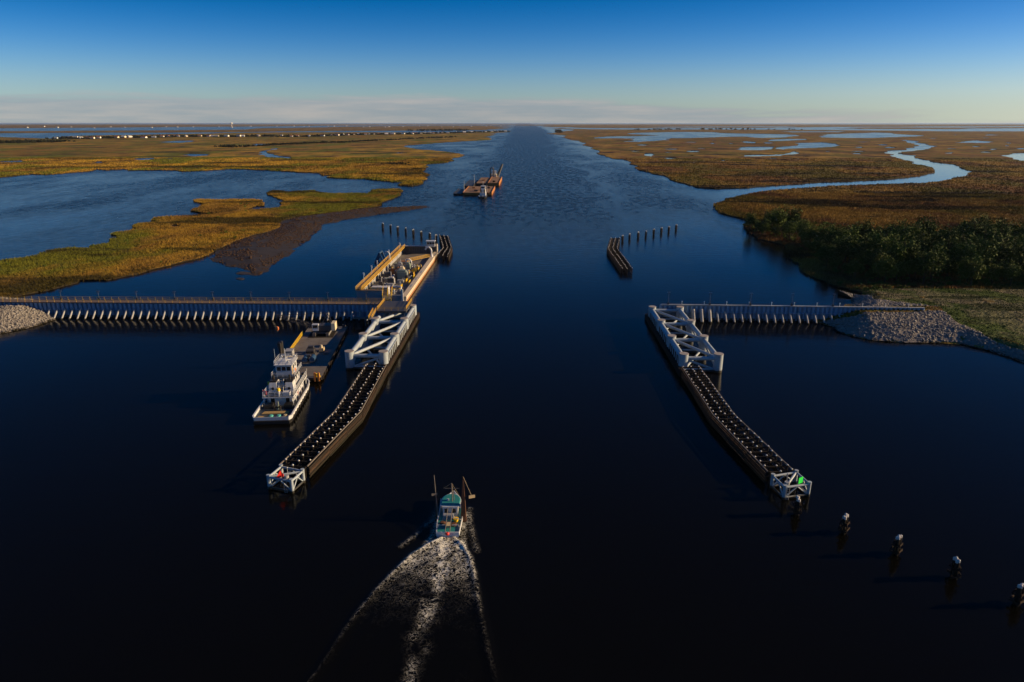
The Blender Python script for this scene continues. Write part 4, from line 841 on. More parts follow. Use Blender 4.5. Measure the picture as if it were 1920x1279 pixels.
# ------------------------------------------------------------------ pile dolphins
dol = thing('pile_dolphin', '', 'dolphin', (0,0,0))
dpm = MB().tube((0,0,-1.0), (0,0,3.05), .21, .2, 8).mesh('pile', 'timber_dark')
dcap = MB().tube((0,0,2.75), (0,0,3.1), .245, .245, 8).tube((0,0,3.1), (0,0,3.22), .245, .06, 8).mesh('cap', 'pile_cap')
for k, (px_, py_, tx, ty) in enumerate(((-.3,-.25,.07,.06),(.35,-.25,.07,-.06),(-.3,.35,-.07,.06),(.35,.35,-.07,-.06),(0,0,0,0))):
    q = link('pile', dpm, dol, (px_*1.0, py_*1.0, .1*math.sin(k*2.1)), rot=(tx, ty, 0)); link('cap', dcap, q)
part('wale', MB().box(.66,0,1.9,.14,1.35,.26).box(-.62,0,1.9,.14,1.35,.26).box(0,-.68,1.65,1.5,.14,.24).box(0,.70,1.65,1.5,.14,.24), 'timber_brown', dol, True)
part('wale', MB().box(.78,0,.9,.14,1.55,.26).box(-.76,0,.9,.14,1.55,.26).box(0,-.82,.65,1.7,.14,.24).box(0,.84,.65,1.7,.14,.24), 'timber_brown', dol, True)
spots = [((43.4,97.0),'wooden pile dolphin just in front of the green-marked steel jacket','dolphins at the near right')]
spots += [(p, '%s wooden pile dolphin out from the green-marked jacket towards the near right corner' % ORD[i+1], 'dolphins at the near right') for i, p in enumerate(((48.7,92.0),(53.9,86.7),(59.1,81.3),(64.1,76.0)))]
spots += [(p, '%s wooden pile dolphin of the far left row, counted from its left end' % ORD[i], 'dolphins of the far left row') for i, p in enumerate(((-86.6,406.6),(-80.6,399.4),(-75,392.4),(-69.7,388),(-64.2,381.4),(-58.8,375),(-53.3,368.9),(-49.2,363)))]
spots += [(p, '%s wooden pile dolphin of the far right row, counted from the channel' % ORD[i], 'dolphins of the far right row') for i, p in enumerate(((50.2,363),(54.8,369.1),(60.4,375.4),(65.2,379.2),(70.7,385.8),(76,391.7),(81,395.8),(86.9,404)))]
for i, (p, lab, gr) in enumerate(spots):
    o = dol if i == 0 else copy_tree(dol)
    o.location = (p[0], p[1], 0); o.rotation_euler = (rng.uniform(-.03,.03), rng.uniform(-.03,.03), rng.uniform(0, 6.28)); tag(o, lab, 'dolphin', gr); o.scale = (.78, .78, 1)

# ------------------------------------------------------------------ white steel marker jackets
def jacket(label, cs, sign):
    """cs: four leg feet, near-left, near-right, far-right, far-left"""
    cx = sum(c[0] for c in cs)/4; cy = sum(c[1] for c in cs)/4
    t = thing('marker_jacket', label, 'steel jacket', (cx, cy, 0)); C = [Vector((*c, 0)) for c in cs]
    for c in C:
        l = part('leg', MB().tube(c+Vector((0,0,-1)), c+Vector((0,0,2.6)), .3, n=14), 'steel_white', t)
        part('leg_cap', MB().tube(c+Vector((0,0,2.6)), c+Vector((0,0,2.7)), .34, n=14), 'steel_white', l)
    for i in range(4):
        a, b = C[i], C[(i+1) % 4]; d = (b-a).normalized()*.25; m = (a+b)/2
        part('top_rail', MB().tube(a+d+Vector((0,0,2.25)), b-d+Vector((0,0,2.25)), .2, n=12), 'steel_white', t)
        part('bottom_rail', MB().tube(a+d+Vector((0,0,.3)), b-d+Vector((0,0,.3)), .18, n=12), 'steel_white', t)
        part('brace', MB().tube(a+d+Vector((0,0,.45)), m+Vector((0,0,2.1)), .12, n=10), 'steel_white', t)
        part('brace', MB().tube(b-d+Vector((0,0,.45)), m+Vector((0,0,2.1)), .12, n=10), 'steel_white', t)
    part('plan_brace', MB().tube(C[0]+Vector((.2,.2,2.25)), C[2]+Vector((-.2,-.2,2.25)), .2, n=12), 'steel_white', t)
    m = (C[0]+C[1])/2+Vector((0,.5,0)) if sign == 'red' else C[1].lerp(C[0], .35)+Vector((0,.4,0))
    part('sign_post', MB().tube(m+Vector((0,0.09,2.2)), m+Vector((0,0.09,3.4)), .06, n=8), 'steel_white', t)
    if sign == 'red':
        part('sign', MB().add([m+Vector(rotz(p, .5)) for p in ((-.75,-.03,2.35),(.75,-.03,2.35),(0,-.03,3.65),(-.75,.03,2.35),(.75,.03,2.35),(0,.03,3.65))], [(0,1,2),(5,4,3),(1,0,3,4),(2,1,4,5),(0,2,5,3)]), 'sign_red', t)['label'] = 'red triangular daymark'
    else:
        part('sign', MB().box(m.x, m.y-.06, 3.0, 1.05, .06, 1.1, .55), 'sign_green', t)['label'] = 'green square daymark'
    q = C[1].lerp(C[0], .25) if sign == 'red' else C[0].lerp(C[1], .12)
    part('tank', MB().tube(q+Vector((0,.5,2.45)), q+Vector((0,.5,2.95)), .42, n=14), 'steel_grey', t)
    part('light_mast', MB().tube(q+Vector((.1,1.0,2.3)), q+Vector((.1,1.0,4.0)), .05, n=6).ball(q+Vector((.1,1.0,4.1)), .16, 8), 'steel_grey', t)
    for sx in (-.2, .2): part('ladder_rail', MB().tube(q+Vector((sx,-.35,-.6)), q+Vector((sx,-.35,2.6)), .035, n=6), 'steel_grey', t)
    for k in range(8): part('ladder_rung', MB().tube(q+Vector((-.2,-.35,-.2+k*.36)), q+Vector((.2,-.35,-.2+k*.36)), .025, n=6), 'steel_grey', t)
jacket('white steel jacket with red triangle at the tip of the left guide wall', [(-44.1,103.1),(-39.7,101.8),(-38.9,105.3),(-43.2,106.8)], 'red')
jacket('white steel jacket with green square at the tip of the right guide wall', [(43.0,101.7),(47.5,102.9),(46.8,106.9),(42.3,105.5)], 'green')

# ------------------------------------------------------------------ gate barge moored on the left
gb = thing('gate_barge', 'long cream gate barge with yellow rails and machinery behind the left gate frame', 'gate barge', (-51, 275, 0))
X0, X1, Y0, Y1, DZ, WZ = -59.6, -42.4, 230.5, 319.5, 1.0, 4.4
part('hull', MB().span(X0, X1, Y0, Y1, -.8, DZ-.05), 'hull_cream', gb)
part('rub_rail', MB().span(X1+.01, X1+.22, Y0+.2, Y1-.2, .25, .6), 'rust_orange', gb)
part('deck', MB().span(X0+.1, X1-.1, Y0+.1, Y1-.1, DZ-.04, DZ+.02), 'deck_grey', gb)
for k in range(11):
    a = Y0+1.0+(Y1-Y0-2)*k/11; b = a+(Y1-Y0-2)/11-.06
    part('gunwale_section', MB().span(X1-1.9, X1-.02, a, b, DZ+.02, 2.0), 'hull_cream', gb)
for y in (246, 258, 271): part('fairlead_pad', MB().span(X1-1.3, X1-.7, y, y+4.2, 2.0, 2.06), 'steel_grey', gb)
n = 30
for k in range(n):
    a = Y0+.4+(Y1-Y0-.8)*k/n; b = a+(Y1-Y0-.8)/n-.05
    part('side_wall_panel', MB().span(X0, X0+.35, a, b, DZ, WZ-.1), 'steel_grey', gb)
part('side_walkway', MB().span(X0-.5, X0+1.7, Y0+.3, Y1-.3, WZ-.1, WZ), 'deck_brown', gb)
for k in range(16): part('walkway_strut', MB().beam((X0+.4, Y0+3+k*5.4, 2.6), (X0+1.6, Y0+3+k*5.4, WZ-.12), .15, .2), 'rail_yellow', gb)
handrail(gb, [(X0-.4, Y0+.4, WZ), (X0-.4, Y1-.4, WZ)], 1.15, 'rail_yellow', 2.4, .11, (1.0, .66, .33))
handrail(gb, [(X0+1.6, Y0+.4, WZ), (X0+1.6, Y1-.4, WZ)], 1.15, 'rail_yellow', 2.4, .11, (1.0, .66, .33))
part('toe_board', MB().span(X0+1.72, X0+1.8, Y0+.4, Y1-.4, WZ-.2, WZ+.1), 'rail_yellow', gb)
n = 20
for k in range(n):
    a = X0+.4+(X1-X0-.8)*k/n; b = a+(X1-X0-.8)/n-.08
    part('end_wall_panel', MB().span(a, b, Y1-.6-.12*(k % 2), Y1-.25, DZ, WZ+.2), 'steel_dark', gb)
part('end_walkway', MB().span(X0, X1, Y1-1.6, Y1+.3, WZ+.2, WZ+.35), 'steel_grey', gb)
part('corner_column', MB().tube((X1-.5, Y1-.4, DZ), (X1-.5, Y1-.4, 5.6), .45, n=12), 'hull_cream', gb)
part('near_wall', MB().span(X0, -50.6, Y0-.02, Y0+.5, -.5, WZ-.15), 'steel_grey', gb)
part('near_wall_cap', MB().span(X0-.3, -50.6, Y0-.3, Y0+1.5, WZ-.14, WZ), 'deck_brown', gb)
handrail(gb, [(X0, Y0+.1, WZ), (-51, Y0+.1, WZ)], 1.1, 'rail_yellow', 1.3, .08, (1.0, .66, .33))
part('near_low_wall', MB().span(-47.6, -43.4, Y0-.02, Y0+.4, -.5, 2.7), 'steel_grey', gb)
part('white_post', MB().span(-44.0, -43.3, Y0-.6, Y0-.05, -.4, 4.9), 'boat_white', gb)
for s in (0, 1):
    for k in range(9):
        part('stair_tread', MB().box(-49.9+s*1.6, Y0-.7+.28*k, .9+.42*k, 1.2, .3, .06), 'bright_yellow', gb)
handrail(gb, [(-50.6, Y0-1, .8), (-50.6, Y0+1.8, 4.6)], 1.1, 'bright_yellow', .8, .11, (1.0, .5))
handrail(gb, [(-48.9, Y0-1, .8), (-48.9, Y0+1.8, 4.6)], 1.1, 'bright_yellow', .8, .11, (1.0, .5))
handrail(gb, [(-47.4, Y0-1, .8), (-47.4, Y0+1.8, 4.6)], 1.1, 'bright_yellow', .8, .11, (1.0, .5))
# machinery on the barge deck
def barge_item(name, label, cat, x, y, fn, z=DZ+.02):
    t = thing(name, label, cat, (x, y, z)); fn(t); return t
def control_house(t):
    part('cabin', MB().span(-1.9,1.9,-1.1,1.1,0,2.3), 'boat_white', t, True)
    part('roof', MB().span(-2.2,2.2,-1.5,1.4,2.3,2.5), 'boat_white', t, True)
    for x in (-1.2, 0, 1.2): part('window', MB().span(x-.5,x+.5,-1.13,-1.1,.9,1.9), 'glass_dark', t, True)
    part('window', MB().span(1.9,1.93,-.8,.8,.9,1.9), 'glass_dark', t, True)
    part('antenna', MB().tube((2.0,.8,2.5),(2.0,.8,5.2),.05,n=6), 'boat_white', t, True)
    part('balcony', MB().span(-2.6,1.9,-2.2,-1.15,-.2,-.05), 'steel_grey', t, True)
    handrail(t, [(-2.5,-2.1,-.05),(1.8,-2.1,-.05)], 1.0, 'steel_grey', 1.1, .06, local=True)
barge_item('control_house', 'small white control cabin with dark windows on the barge end wall', 'cabin', -45.6, Y1-.8, control_house, WZ+.35)
def gray_box(t):
    part('container', MB().span(-3.0,3.0,-1.3,1.3,.1,2.7), 'steel_grey', t, True)
    part('lid', MB().span(-3.1,3.1,-1.4,1.4,2.7,2.85), 'boat_white', t, True)
    part('end_door', MB().span(3.0,3.06,-1.2,1.2,.2,2.6), 'boat_white', t, True)
    for k in range(7): part('rib', MB().span(-2.8+k*.9,-2.7+k*.9,-1.36,-1.3,.2,2.6), 'steel_grey', t, True)
barge_item('generator_container', 'grey steel container with white end near the barge stair', 'container', -52.9, 238.5, gray_box)
def pump_unit(t, m='machine_green', k=1.0):
    part('skid', MB().span(-1.3*k,1.3*k,-2.4*k,2.4*k,0,.3), 'steel_dark', t, True)
    part('engine', MB().span(-.8*k,.8*k,-2.0*k,.6*k,.3,2.2*k), m, t, True)
    part('engine_top', MB().span(-.55*k,.55*k,-1.7*k,.3*k,2.2*k,2.7*k), m, t, True)
    part('radiator', MB().span(-1.0*k,1.0*k,.7*k,1.2*k,.3,2.6*k), 'steel_dark', t, True)
    part('exhaust', MB().tube((.2,-.8*k,2.7*k),(.2,-.8*k,4.0*k),.14,n=8), 'steel_grey', t, True)
    part('pump', MB().tube((-.9*k,1.9*k,.9),(.9*k,1.9*k,.9),.6*k,n=14), 'steel_grey', t, True)
    part('pipe', MB().tube((1.0*k,1.9*k,.9),(2.0*k,1.9*k,1.5),.22,n=10), 'boat_white', t, True)
for i, (x, y, mm, kk) in enumerate(((-51.6,252,'steel_grey',1.2),(-50.2,262,'machine_green',1.5),(-51.0,272,'cream_machine',1.3),(-53.6,282,'steel_grey',1.2),(-54.8,262,'steel_dark',1.15),(-54.6,248,'steel_dark',1.0),(-50.3,283,'machine_green',1.1),(-55,271,'rust_orange',1.0),(-47.4,262,'steel_dark',.8))):
    barge_item('pump_unit', ('%s engine-driven pump from the near end on the barge deck' % ORD[i]), 'pump', x, y, lambda t, mm=mm, kk=kk: pump_unit(t, mm, kk)).rotation_euler.z = rng.choice((0, math.pi/2, .1, math.pi))
def pipe_bend(t):
    pts = [Vector(p) for p in ((-4.2,0,1.0),(0,0,1.0),(1.4,-.3,1.0),(2.2,-1.2,1.0),(2.4,-2.6,.9))]
    for a, b in zip(pts[:-1], pts[1:]): part('pipe_length', MB().tube(a, b, .38, n=14).ball(b, .385, 12), 'boat_white', t, True)
    for x in (-3.5, -1.2): part('flange', MB().tube((x,0,1),(x+.2,0,1),.52,n=14), 'steel_grey', t, True); part('stand', MB().span(x-.2,x+.2,-.2,.2,0,.7), 'steel_dark', t, True)
barge_item('discharge_pipe', 'thick white bent pipe lying across the barge deck', 'pipe', -49.0, 246.5, pipe_bend)
def winch(t):
    part('frame', MB().span(-1.1,1.1,-.8,.8,0,.4), 'steel_dark', t, True)
    part('drum', MB().tube((-.8,0,1.0),(.8,0,1.0),.65,n=14), 'steel_dark', t, True)
    for s in (-1,1): part('flange', MB().tube((s*.8,0,1.0),(s*.95,0,1.0),.95,n=16), 'rail_yellow', t, True)
for i, (x, y) in enumerate(((-46.6,268),(-46.2,284),(-46.8,276))):
    barge_item('deck_winch', '%s drum winch from the near end on the open side of the barge deck' % ORD[i], 'winch', x, y, winch).rotation_euler.z = i*.8
def barrier(t):
    handrail(t, [(0,-1.8,0),(0,1.8,0)], 1.15, 'bright_yellow', 1.2, .14, (1.0,.66,.33), local=True)
for i, (x, y) in enumerate(((-47.2,248.5),(-47.0,258.5),(-46.2,270.5),(-45.6,280),(-45.4,256),(-45.3,266))):
    barge_item('guard_rail', '%s short yellow guard rail from the near end on the barge deck' % ORD[i], 'guard rail', x, y, barrier)
lad = thing('yellow_gangway', 'long yellow gangway lying diagonally across the far deck of the barge', 'gangway', (-49, 300, DZ))
part('walkway', MB().beam((-53.5,297.5,1.5),(-44.6,305.5,2.2),1.0,.16), 'rail_yellow', lad)
dv = Vector((8.9,8,0)).normalized(); pv = Vector((-dv.y,dv.x,0))*.5
for s in (-1,1): handrail(lad, [tuple(Vector((-53.5,297.5,1.55))+pv*s), tuple(Vector((-44.6,305.5,2.25))+pv*s)], 1.0, 'rail_yellow', 1.5, .09, (1.0,.5))
def davit(t, s=1.0):
    pts = [Vector(p)*s for p in ((0,0,0),(0,0,2.6),(-.3,0,3.5),(-1.0,0,4.1),(-2.0,0,4.0),(-2.5,0,3.2))]
    for a, b in zip(pts[:-1], pts[1:]): part('arm_segment', MB().tube(a, b, .38*s, .34*s, 12).ball(b, .36*s, 10), 'boat_white', t, True)
    part('pedestal', MB().tube((0,0,0),(0,0,.9*s),.7*s,.5*s,12), 'boat_white', t, True)
barge_item('vent_gooseneck', 'white gooseneck vent at the far right corner of the barge deck', 'vent', -43.7, 306, lambda t: davit(t, 1.05), 2.0)
barge_item('vent_gooseneck', 'white gooseneck vent amid the pumps on the barge deck', 'vent', -49.6, 286, lambda t: davit(t, .9))
barge_item('vent_gooseneck', 'white gooseneck vent standing on the barge side wall', 'vent', -59.0, 287, lambda t: davit(t, .8), WZ)
for i, (x, y) in enumerate(((-59.8, 243),(-59.8,266),(-59.8,290),(-58.4,308),(-59.8,256))):
    t = thing('deck_light', '%s white deck light mast from the near end along the barge side wall' % ORD[i], 'light mast', (x, y, WZ), 0, 'light masts on the barge wall')
    part('pole', MB().tube((0,0,0),(0,0,3.2),.08,n=8), 'boat_white', t, True)
    part('lamp_head', MB().box(0,0,3.3,.5,.4,.5).box(0.1,0,2.7,.4,.3,.3), 'boat_white', t, True)
af = thing('a_frame', 'dark blue steel A-frame leaning out over the barge side', 'A-frame', (-62.0, 282, 0))
for a, b in (((-59.7,279,1.6),(-63.6,279,4.2)),((-63.6,279,4.2),(-61.6,279,8.4)),((-59.7,284,1.6),(-63.6,284,4.2)),((-63.6,284,4.2),(-61.6,284,8.4)),((-61.6,279,8.4),(-60.0,279.2,4.4)),((-61.6,284,8.4),(-60.0,283.8,4.4))):
    part('leg', MB().beam(a, b, .5, .7), 'blue_steel', af)
part('head_beam', MB().beam((-61.6,278.7,8.4),(-61.6,284.3,8.4),.6,.6), 'blue_steel', af)
for i, (x, y) in enumerate(((-48.3,240),(-49.8,242.5),(-51,243.8),(-46.4,241),(-52.2,257.5),(-48.6,253),(-48.2,272),(-52.6,266.5),(-56,256),(-56.4,279))):
    t = thing('valve_stand', '%s upright valve stand from the near end among the barge pumps' % ORD[i], 'valve', (x, y, DZ+.02))
    part('body', MB().tube((0,0,0),(0,0,1.5),.2,n=10), ('boat_white','steel_grey')[i % 2], t, True)
    part('hand_wheel', MB().tube((0,0,1.55),(0,0,1.65),.4,n=12), ('bright_yellow','red','steel_dark')[i % 3], t, True)
    part('branch_pipe', MB().tube((-.8,0,.7),(.8,0,.7),.16,n=8), ('boat_white','steel_grey')[i % 2], t, True)


cab_spots = ((-55.6,243.5,1.0,1.6,1.5),(-53.8,256.5,.8,1.2,1.9),(-49.0,257.0,1.2,.9,1.2),(-56.2,266.5,1.1,1.8,1.6),(-52.8,276.5,.9,1.1,2.1),(-47.8,280.5,1.0,1.0,1.3),(-55.9,287.5,1.2,1.5,1.7),(-51.8,291.0,1.0,1.3,1.4),(-48.6,266.8,.8,.9,1.8),(-54.2,294.5,1.3,1.0,1.2))
for i, (x, y, a, b_, c_) in enumerate(cab_spots):
    t = thing('equipment_cabinet', '%s dark equipment cabinet from the near end among the barge machinery' % ORD[i], 'cabinet', (x, y, DZ+.02), rng.uniform(-.15, .15))
    part('body', MB().span(-a,a,-b_,b_,.12,c_), ('steel_dark','machine_green','steel_grey','blue_steel','rust_orange')[i % 5], t, True)
    part('plinth', MB().span(-a*.95,a*.95,-b_*.95,b_*.95,0,.12), 'steel_dark', t, True)
    part('conduit', MB().tube((a*.5,0,c_),(a*.5,0,c_+.7),.09,n=8).tube((a*.5,0,c_+.7),(a*.5+1.3,.4,c_+.5),.09,n=8), 'boat_white' if i % 2 else 'steel_grey', t, True)
    part('door', MB().span(-a*.8,a*.8,-b_-.04,-b_,.25,c_-.1), 'steel_grey', t, True)

# ------------------------------------------------------------------ deck barge, crane and towboat
HEAD = R(6.0)
db = thing('deck_barge', 'flat grey deck barge with yellow rail pushed by the white towboat', 'barge', (-49.9, 153.6, 0), HEAD)
BW, BL = 11.7, 44.0                                    # local: x from -BW to 0, y from 0 to BL
part('hull', MB().loft([[(-BW,.0,1.1),(0,.0,1.1),(0,.0,.55),(-BW,.0,.55)],[(-BW,5,1.1),(0,5,1.1),(0,5,-.9),(-BW,5,-.9)],[(-BW,BL-4,1.1),(0,BL-4,1.1),(0,BL-4,-.9),(-BW,BL-4,-.9)],[(-BW,BL,1.1),(0,BL,1.1),(0,BL,.5),(-BW,BL,.5)]]), 'hull_black', db, True)
for i in range(6):
    for j in range(2): part('deck_plate', MB().span(-BW+.05+j*BW/2, -BW+j*BW/2+BW/2-.02, .05+i*BL/6, (i+1)*BL/6-.03, 1.1, 1.14), 'deck_grey', db, True)
part('rub_rail', MB().span(0,.14,1,BL-1,.35,.6), 'timber_brown', db, True)
for k in range(16): part('fender_tyre', MB().tube((.0,2+k*2.6,.5),(.28,2+k*2.6,.5),.42,n=12), 'hull_black', db, True)
for i, (x, y) in enumerate(((-.9,.9),(-BW+.9,.9),(-.9,BL-1),(-BW+.9,BL-1))):
    q = part('bollard', MB().tube((x-.3,y,1.14),(x-.3,y,2.0),.22,n=10).tube((x+.3,y,1.14),(x+.3,y,2.0),.22,n=10).box(x,y,1.2,1.3,.7,.1), 'bright_yellow' if i == 0 else 'steel_dark', db, True)
handrail(db, [(-BW+.1,20,1.14),(-BW+.1,36,1.14)], 1.3, 'bright_yellow', 1.1, .1, (1.0,.66,.33), local=True)
for i, (x, y) in enumerate(((-BW-.2,11.5),(-BW-.2,13.2))):
    part('spud', MB().tube((x,y,-1),(x,y,6.6),.38,n=12), 'hull_black', db, True)
part('push_knee', MB().span(-1.6,-1.2,-.25,.3,.3,2.5), 'rust_orange', db, True)
part('push_knee', MB().span(-.7,-.3,-.25,.3,.3,2.5), 'rust_orange', db, True)
def on_barge(name, label, cat, x, y, rz=0.0):
    p = Matrix.Rotation(HEAD, 3, 'Z') @ Vector((x, y, 0)); return thing(name, label, cat, (-49.9+p.x, 153.6+p.y, 1.14), HEAD+rz)
t = on_barge('deck_winch', 'dark double drum winch amidships on the grey deck barge', 'winch', -6.0, 19)
for y in (-.7,.7): part('drum', MB().tube((-1,y,.9),(1,y,.9),.6,n=14), 'steel_dark', t, True)
part('frame', MB().span(-1.3,1.3,-1.5,1.5,0,.35), 'steel_dark', t, True); part('engine', MB().span(-.6,.8,-.5,.5,1.5,2.1), 'steel_dark', t, True)
t = on_barge('air_compressor', 'grey twin-tank compressor on the deck barge behind the towboat', 'compressor', -5.2, 12.5)
for x in (-.9,.9): part('tank', MB().tube((x,-1.1,.8),(x,1.3,.8),.7,n=14), 'blue_steel', t, True)
part('skid', MB().span(-1.7,1.7,-1.4,1.5,0,.25), 'steel_dark', t, True); part('motor', MB().span(-.5,.5,-.4,.6,1.3,1.8), 'steel_dark', t, True)
t = on_barge('pump_set', 'small cream pump set beside the winch on the deck barge', 'pump', -3.4, 20.5)
part('body', MB().span(-.6,.6,-.8,.8,.2,1.1), 'rope', t, True); part('gear', MB().tube((0,-.3,1.1),(0,-.3,1.9),.3,n=10), 'cream_machine', t, True); part('skid', MB().span(-.8,.8,-1,1,0,.2), 'steel_dark', t, True)
t = on_barge('rope_coil', 'low coil of dark hose on the deck barge', 'coil', -2.0, 18.2)
for k in range(3): part('turn', MB().tube((0,0,.02+k*.12),(0,0,.13+k*.12),.8-.1*k,.75-.1*k,14), 'steel_dark', t, True)
t = on_barge('deck_locker', 'grey deck locker at the left edge of the deck barge', 'locker', -BW+1.0, 15.5)
part('cabinet', MB().span(-.9,.9,-1.2,1.2,0,2.2), 'steel_grey', t, True); part('door', MB().span(.9,.94,-.9,.9,.15,2.0), 'steel_grey', t, True); part('roof', MB().span(-1,1,-1.3,1.3,2.2,2.3), 'steel_grey', t, True)
t = on_barge('fuel_tank', 'cream fuel tank on a stand at the left edge of the deck barge', 'tank', -9.5, 11.5)
part('tank', MB().tube((-1,0,1.3),(1,0,1.3),.75,n=16), 'cream_machine', t, True)
for x in (-.7,.7): part('saddle', MB().span(x-.1,x+.1,-.6,.6,0,.8), 'steel_dark', t, True)
# crawler crane
cr = on_barge('crawler_crane', 'cream crawler crane with boom laid out left at the far end of the deck barge', 'crane', -6.2, 36.5)
for s in (-1,1):
    tr = part('track', MB().loft([[(s*1.9-.4,y,z),(s*1.9+.4,y,z),(s*1.9+.4,y,0.02),(s*1.9-.4,y,0.02)] for y,z in ((-2.6,.5),(-2.3,1.0),(2.3,1.0),(2.6,.5))]), 'steel_dark', cr, True)
    for k in range(5): part('road_wheel', MB().tube((s*2.28,-2+k,.5),(s*2.34,-2+k,.5),.35,n=12), 'steel_grey', tr, True)
part('timber_mat', MB().span(-3.6,3.6,-3.6,3.6,.0,.018), 'timber_dark', cr, True)
part('carbody', MB().span(-1.5,1.5,-1.4,1.4,.5,1.2), 'steel_dark', cr, True)
part('turntable', MB().tube((0,0,1.2),(0,0,1.5),1.1,n=18), 'steel_dark', cr, True)
part('engine_house', MB().span(-.6,3.0,-1.5,1.5,1.5,3.0), 'steel_dark', cr, True)
part('counterweight', MB().span(3.02,4.1,-1.6,1.6,1.4,3.6), 'cream_machine', cr, True)
cb = part('cab', MB().span(-2.4,-.62,-1.6,-.3,1.5,3.4), 'boat_white', cr, True)
part('cab_window', MB().span(-2.2,-.8,-1.63,-1.6,2.3,3.2), 'glass_dark', cb, True)
part('cab_window', MB().span(-2.43,-2.4,-1.4,-.5,2.2,3.2), 'glass_dark', cb, True)
part('gantry', MB().beam((.2,-.8,3.2),(1.8,-.8,6.2),.18,.2).beam((.2,.8,3.2),(1.8,.8,6.2),.18,.2).beam((3.0,-.8,3.2),(1.8,-.8,6.2),.14,.16).beam((3.0,.8,3.2),(1.8,.8,6.2),.14,.16).beam((1.8,-.9,6.2),(1.8,.9,6.2),.2,.2), 'steel_dark', cr, True)
A, B = Vector((-1.6,.3,2.2)), Vector((-13.2,2.2,5.4)); bm = MB(); d = B-A
sv = d.cross(Vector((0,0,1))).normalized()*.5; uv = Vector((0,0,.5))
wd = lambda t: .35+.65*min(1, 4*t, 4*(1-t))
for i, j in ((1,1),(1,-1),(-1,1),(-1,-1)):
    for k in range(8):
        t0, t1 = k/8, (k+1)/8; bm.beam(A+d*t0+(sv*i+uv*j)*wd(t0), A+d*t1+(sv*i+uv*j)*wd(t1), .1, .1)
for k in range(16):
    t0, t1 = k/16, (k+1)/16; s = 1 if k % 2 else -1
    for i in (1,-1): bm.beam(A+d*t0+(sv*i+uv*s)*wd(t0), A+d*t1+(sv*i-uv*s)*wd(t1), .06, .06); bm.beam(A+d*t0+(uv*i+sv*s)*wd(t0), A+d*t1+(uv*i-sv*s)*wd(t1), .06, .06)
part('lattice_boom', bm, 'steel_dark', cr, True)
part('boom_cable', MB().tube((1.8,0,6.2),B,.04,n=5), 'steel_dark', cr, True)
part('boom_cable', MB().tube((1.8,.5,6.2),B+Vector((0,.2,0)),.04,n=5), 'steel_dark', cr, True)
hk = part('hoist_line', MB().tube(B,B+Vector((-.1,0,-3.6)),.03,n=5), 'steel_dark', cr, True)
hb = part('hook_ball', MB().ball(B+Vector((-.1,0,-4.0)),.55,14,1.25), 'orange', cr, True); hb['label'] = 'orange hook ball hanging from the boom tip'
part('hook', MB().tube(B+Vector((-.1,0,-5.1)),B+Vector((-.1,0,-4.6)),.12,.2,8), 'steel_dark', cr, True)

# towboat: local y forward from the stern
tb = thing('towboat', 'white towboat with black hull and tall pilothouse pushing the grey deck barge', 'towboat', (-53.2, 129.4, 0), HEAD*.9)
HW = 3.95
def ring(y, hw, z0, z1): return [(-hw,y,z1),(hw,y,z1),(hw*.97,y,z0),(-hw*.97,y,z0)]
part('hull', MB().loft([ring(0,3.5,-.6,.85),ring(.8,HW,-.6,.85),ring(17,HW,-.6,.95),ring(20.5,3.5,-.6,1.15),ring(22.4,2.6,-.5,1.3)]), 'hull_black', tb, True)
part('deck', MB().prism([(-3.4,.2),(3.4,.2),(HW-.15,.9),(HW-.15,17),(3.35,20.4),(2.5,22.2),(-2.5,22.2),(-3.35,20.4),(-HW+.15,17),(-HW+.15,.9)], .86, .93), 'deck_navy', tb, True)
out = [(3.5,0),(HW,.8),(HW,5),(HW,9),(HW,13),(HW,17),(3.5,20.5),(2.6,22.4)]
for s in (-1,1):
    for (a, b) in zip(out[:-1], out[1:]):
        h0 = 1.5 if a[1] < 13 else 1.7
        part('bulwark', MB().beam((s*a[0],a[1],1.2),(s*b[0],b[1],1.2),.12,.75), 'boat_white', tb, True)
        part('bulwark_cap', MB().beam((s*a[0],a[1],1.62),(s*b[0],b[1],1.62),.3,.1), 'boat_white', tb, True)
    for k in range(9): part('fender_tyre', MB().tube((s*(HW+.02),2.2+k*1.7,.75),(s*(HW+.28),2.2+k*1.7,.75),.36,n=12), 'hull_black', tb, True)
part('stern_bulwark', MB().span(-3.45,3.45,-.06,.06,.83,1.57), 'boat_white', tb, True)
part('stern_fender', MB().span(-3.7,3.7,-.35,-.07,.1,.75), 'hull_black', tb, True)
for s in (-1,1): part('push_knee', MB().span(s*1.7-.35,s*1.7+.35,22.3,22.9,0,3.0), 'hull_black', tb, True)
